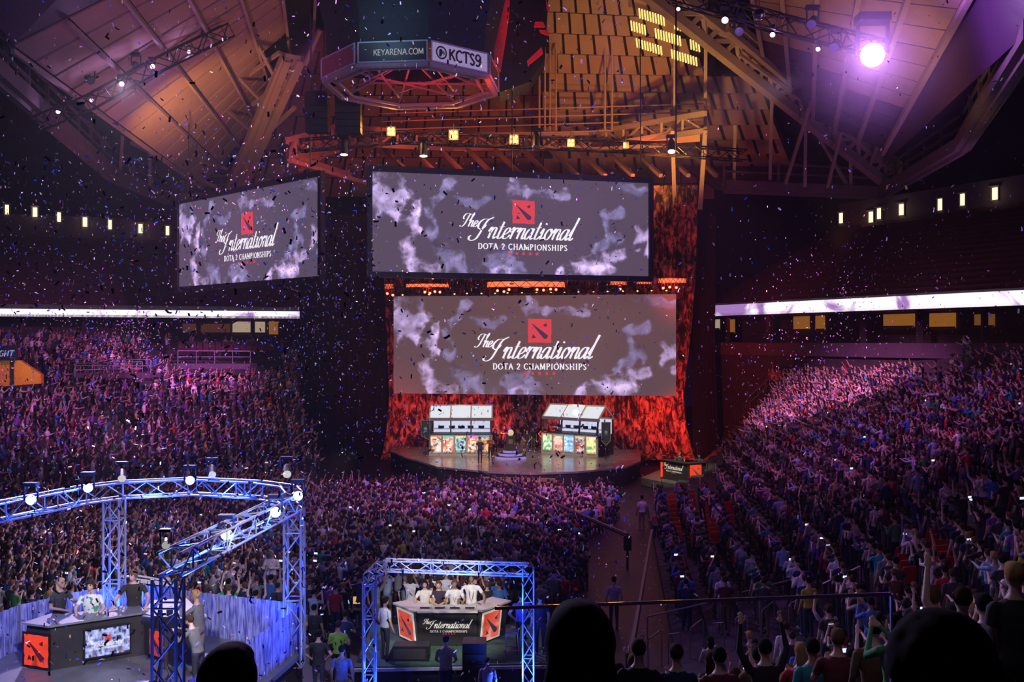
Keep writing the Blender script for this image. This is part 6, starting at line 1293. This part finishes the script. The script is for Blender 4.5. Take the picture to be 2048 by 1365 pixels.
for k in range(6):
    p = G(1415+k*25, 962-k*14); p2 = G(1437+k*25, 949-k*14)
    if p and p2: 
        m = MB(); m.path([Vector((0, 0, 0)), Vector((0, 0, 1.05)), p2-p+Vector((0, 0, 1.05)), p2-p], .03, 6); e = empty('hoop_rail', 'hoop shaped steel handrail behind the caster desk, %s from the desk' % ORD[k], 'railing', p, group='hoop rails behind the caster desk'); m.build('hoop', M_RAIL, e); m = MB(); m.tube(Vector((0, 0, .5)), p2-p+Vector((0, 0, .5)), .02); m.build('cross_bar', M_RAIL, e)
hoops = [(1258, 1328), (1296, 1318), (1337, 1307), (1380, 1296), (1425, 1286), (1472, 1275), (1523, 1262), (1578, 1250)]
for k, (x, y) in enumerate(hoops):
    p = G(x, y+22); q = G(x+36, y+12)
    if not p or not q: continue
    q = p+(q-p).normalized()*min((q-p).length, .55); q.z = p.z+.15
    e = empty('hoop_rail', 'hoop shaped steel handrail at the entrance of the right stand, %s from the floor' % ORD[k], 'railing', p, group='hoop rails at the right stand entrance'); m = MB(); m.path([Vector((0, 0, -.2)), Vector((0, 0, .82)), Vector((.03, 0, .88)), q-p+Vector((-.03, 0, .88)), q-p+Vector((0, 0, .82)), q-p+Vector((0, 0, -.3))], .02, 6); m.build('hoop', M_RAIL, e)
rail('handrail', 'long handrail above the hoops at the right stand entrance', GP((1295, 1300), (1438, 1268)), 1.0, 3, False); rail('handrail', 'upper handrail by the right stand entrance', GP((1485, 1248), (1592, 1222)), .95, 3, False); rail('handrail', 'handrail sloping up behind the glass corner', GP((1645, 1240), (1720, 1205)), 1.0, 3, False)
# left stand walkways and rails
rail('guard_rail', 'tall guard rail on the left stand walkway under the purple light', [W(150, 752, 72)+Vector((0, 0, -.2)), W(285, 748, 74)+Vector((0, 0, -.2))], 1.1, 1.1, True, .035, .0)
def platform(lab, x0, x1, y, d0, d1, h): 
    a, b = W(x0, y, d0), W(x1, y, d1); e = empty('walkway', lab, 'walkway', a); m = MB(); m.prism([Vector((0, 0, 0)), b-a, b-a+Vector((0, 0, h)), Vector((0, 0, h))], (0, 2.2, 0)); m.build('deck', M_FASC, e)
    rail('guard_rail', 'guard rail on the '+lab, [a+Vector((0, .1, h)), b+Vector((0, .1, h))], 1.05, 1.2, True, .03)
platform('pale walkway below the left suites', 355, 500, 739, 78, 80, .42); platform('lower walkway of the left stand', 150, 300, 757, 72, 74, .35)
for i, pts in enumerate((((255, 702), (300, 742)), ((175, 797), (283, 862)), ((562, 892), (610, 925)), ((598, 748), (640, 800)))):
    g = GP(*pts)
    if len(g) == 2: rail('handrail', ['handrail and kerb beside the upper left stand stairs', 'long handrail descending through the middle of the left stand', 'short handrail low at the stage end of the left stand', 'handrail at the dark end of the left stand'][i], g, .9, 2, True, .035, .35)
# red seats in the empty upper blocks, left as rows
def seat_block(name, lab, c, rows, w=.5):
    m = MB()
    for r in range(rows):
        a = c[0].lerp(c[3], (r+.5)/rows); b = c[1].lerp(c[2], (r+.5)/rows); N = int((b-a).length/w)
        for i in range(N):
            p = a.lerp(b, (i+.5)/N); m.box(p+Vector((0, .1, .65)), (w*.86, .07, .5)); m.box(p+Vector((0, -.1, .42)), (w*.86, .4, .06))
    return tag(m.build(name, M_SEATD), lab, 'seats', None, 'stuff')
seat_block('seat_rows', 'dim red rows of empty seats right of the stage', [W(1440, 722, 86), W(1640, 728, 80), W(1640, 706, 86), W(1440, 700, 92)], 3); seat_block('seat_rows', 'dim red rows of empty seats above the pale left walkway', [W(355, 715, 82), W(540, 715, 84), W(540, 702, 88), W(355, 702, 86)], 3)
# floor boxes and confetti sweepings
# ------------------------------------------------------------------ heads and shoulders close to the camera
FGD = mat('dark_cloth', (.01, .01, .012), .9)
def near_head(px_, py_, d, rpx, label, hair, scale):
    z = EYE.z-(py_-CY)/F*d; x = (px_-CX)/F*d
    o = make_person('near_'+hair+str(px_), (x, d, z-1.76*scale), (x*.6+.3, 40, 2), (.012, .012, .014), (.010, .007, .008), label, None, scale, arms=POSES['standing with arms at the sides'], hair=hair, sleeves='long'); return o
near_head(455, 1298, 2.75, 70, 'dark head with short hair in front of the blue drape at the bottom edge', 'short', 1.0)
near_head(1160, 1212, 2.3, 80, 'dark long haired head at the bottom middle before the empty floor', 'long', 1.02)
near_head(1880, 1238, 2.0, 95, 'dark head with full hair behind the glass at the lower right', 'afro', 1.0)
# glass guard
e = empty('glass_guard', 'clear glass guard panel with a bright top edge in front of the right stand', 'glass panel', W(990, 1218, 3.6)); o0 = e.location
A_, B_ = W(990, 1218, 3.6), W(1783, 1189, 3.3); m = MB(); m.prism([A_-o0, B_-o0, B_-o0-Vector((0, 0, 1.0)), A_-o0-Vector((0, 0, 1.0))], (0, .012, 0)); m.build('pane', M_GLASS, e)
M_EDGE = mat('glass_edge', (.30, .22, .40), .12, .3, var=0); m = MB(); m.beam(A_-o0, B_-o0, .007, .012); m.beam(B_-o0, B_-o0-Vector((0, 0, 1.0)), .008, .012); m.build('edge', M_EDGE, e)
# ------------------------------------------------------------------ confetti
CONF = [('white', (.95, .95, .96)), ('white', (.9, .88, .95)), ('white', (.95, .9, .95)), ('white', (.9, .9, .92)), ('blue', (.12, .22, .95)), ('violet', (.60, .30, .90)), ('pink', (.90, .50, .80)), ('dark', (.03, .02, .06)), ('gold', (.8, .5, .15))]
M_FOIL = obj_mat('confetti_foil', .5, .1)
def conf_verts(L_, w_, curl, rot, loc):
    vs = [(-L_/2, -w_/2, 0), (0, -w_/2, curl), (L_/2, -w_/2, 0), (-L_/2, w_/2, 0), (0, w_/2, curl), (L_/2, w_/2, 0)]
    return [rot @ Vector(v)+loc for v in vs]
CF = [(0, 1, 4, 3), (1, 2, 5, 4)]
from mathutils import Euler
def rnd_rot(r): return Euler((r.uniform(0, 2*PI), r.uniform(0, 2*PI), r.uniform(0, 2*PI))).to_matrix()
pieces = []; rc = random.Random(21)
def dens_px(x, y):
    # how thick the confetti hangs, as seen in the photograph
    d = .25
    if x < 760 and y > 250: d = 1.0
    if x < 760 and 400 < y < 760 and x > 330: d = 1.3
    if x < 760 and y < 300: d = .28
    if 760 <= x < 1250: d = .34 if y < 560 else .45 if y < 800 else .6
    if 1250 <= x: d = .10 if y < 350 else .16
    if x > 1400 and y > 900: d = .05
    if y > 1200: d *= .6
    return d
while len(pieces) < 9500:
    x, y = rc.uniform(-40, 2090), rc.uniform(-20, 1400)
    if rc.random() > dens_px(x, y): continue
    d = 11+43*rc.random()**1.2
    if d < 14 and x > 1300: continue
    if d < 12 and x > 1300: continue
    p = W(x, y, d)
    if p.z < .4 or p.z > 24: continue
    pieces.append((p, rc.choice(CONF)))
# glittering drifts caught in the beams over both stands
for (cx_, cy_, sx, sy, d, n_) in ((250, 672, 50, 34, 62, 380), (300, 720, 90, 40, 64, 160), (1700, 560, 95, 60, 56, 330), (1600, 680, 130, 50, 58, 260), (1650, 760, 120, 60, 58, 260), (1010, 880, 130, 50, 60, 420), (640, 600, 60, 90, 50, 260), (200, 640, 60, 14, 60, 60)):
    for _ in range(n_): pieces.append((W(rc.gauss(cx_, sx), rc.gauss(cy_, sy), d*rc.uniform(.9, 1.1)), rc.choice(CONF[:6])))
pieces.sort(key=lambda q: q[0].y)
near = [q for q in pieces if -10 < PX(q[0])[0] < 2058 and 0 < PX(q[0])[1] < 1365][:288]; ns = set(id(q) for q in near)
cm = {}
for i, (p, (cn, col)) in enumerate(near):
    v = i % 6
    if v not in cm:
        me = bpy.data.meshes.new('confetti'); me.from_pydata([tuple(q) for q in conf_verts(.050+.006*v, .020+.002*v, .005*v, Matrix.Identity(3), Vector())], [], CF); me.materials.append(M_FOIL)
        me.update(); cm[v] = me
    o = bpy.data.objects.new('confetti_piece', cm[v]); C.objects.link(o); o.location = p; o.rotation_euler = rnd_rot(rc).to_euler(); o.color = (*col, 1)
    x, y = PX(p); zone = ('before the left stand' if x < 700 else 'before the stage and floor crowd' if x < 1300 else 'before the right stand') if y > 600 else ('below the left roof slope' if x < 560 else 'before the scoreboard and hanging screens' if x < 1320 else 'below the right roof slope')
    tag(o, 'small %s foil confetti strip falling %s' % (cn, zone), 'confetti', '%s confetti falling %s' % (cn, zone))
V, Lp, LT, COL = [], [], [], []; n = 0
for q in pieces:
    if id(q) in ns: continue
    p, (cn, col) = q; s_ = rc.uniform(.7, 1.3)*(1.0 if p.y < 40 else 1.5); V += conf_verts(.060*s_, .023*s_, .01*rc.random(), rnd_rot(rc), p)
    for f in CF: Lp += [i+n for i in f]; LT.append(4); COL.append(col)
    n += 6
for _ in range(900):  # fallen on the floor
    x, y = rc.uniform(-4, 9), rc.uniform(27, 60); V += conf_verts(.06, .025, .01, Euler((rc.uniform(-.5, .5), rc.uniform(-.5, .5), rc.uniform(0, 6))).to_matrix(), Vector((x, y, .03)))
    for f in CF: Lp += [i+n for i in f]; LT.append(4); COL.append((.8, .8, .85))
    n += 6
o = big_mesh('confetti', np.array([tuple(v) for v in V]), np.array(Lp), np.array(LT), attr_mat('confetti_mass_foil', 'tint', .5, .1), 'tint', np.array(COL))
tag(o, 'thousands of tiny foil confetti pieces filling the air of the arena', 'confetti', None, 'stuff')
# ------------------------------------------------------------------ haze
HZ = bpy.data.materials.new('haze'); HZ.use_nodes = True; nt = HZ.node_tree; nt.nodes.remove(nt.nodes['Principled BSDF']); vs_ = nt.nodes.new('ShaderNodeVolumeScatter'); vs_.inputs['Density'].default_value = .0005; vs_.inputs['Anisotropy'].default_value = .2
nt.links.new(vs_.outputs[0], nt.nodes['Material Output'].inputs['Volume'])
m = MB(); m.box((0, 48, 17), (80, 76, 33)); o = m.build('haze', HZ); tag(o, 'thin smoke haze hanging through the whole arena', 'haze', None, 'stuff')
HZ2 = bpy.data.materials.new('glare_smoke'); HZ2.use_nodes = True; nt = HZ2.node_tree; nt.nodes.remove(nt.nodes['Principled BSDF']); vs_ = nt.nodes.new('ShaderNodeVolumeScatter')  # smoke volume added round the lamp in place of its lens glow
tc = nt.nodes.new('ShaderNodeTexCoord'); ln = nt.nodes.new('ShaderNodeVectorMath'); ln.operation = 'LENGTH'; mr = nt.nodes.new('ShaderNodeMapRange'); mr.interpolation_type = 'SMOOTHERSTEP'
mr.inputs[1].default_value = 0; mr.inputs[2].default_value = 5.5; mr.inputs[3].default_value = .040; mr.inputs[4].default_value = 0
nt.links.new(tc.outputs['Object'], ln.inputs[0]); nt.links.new(ln.outputs['Value'], mr.inputs[0]); nt.links.new(mr.outputs[0], vs_.inputs['Density']); nt.links.new(vs_.outputs[0], nt.nodes['Material Output'].inputs['Volume'])
m = MB(); m.ell((0, 0, 0), (5.6, 5.6, 5.6), 20, 12); o = m.build('smoke', HZ2); o.location = W(1745, 112, 44); tag(o, 'round smoke added to stand in for lens glow around the blinding follow lamp', 'smoke', None, 'stuff')
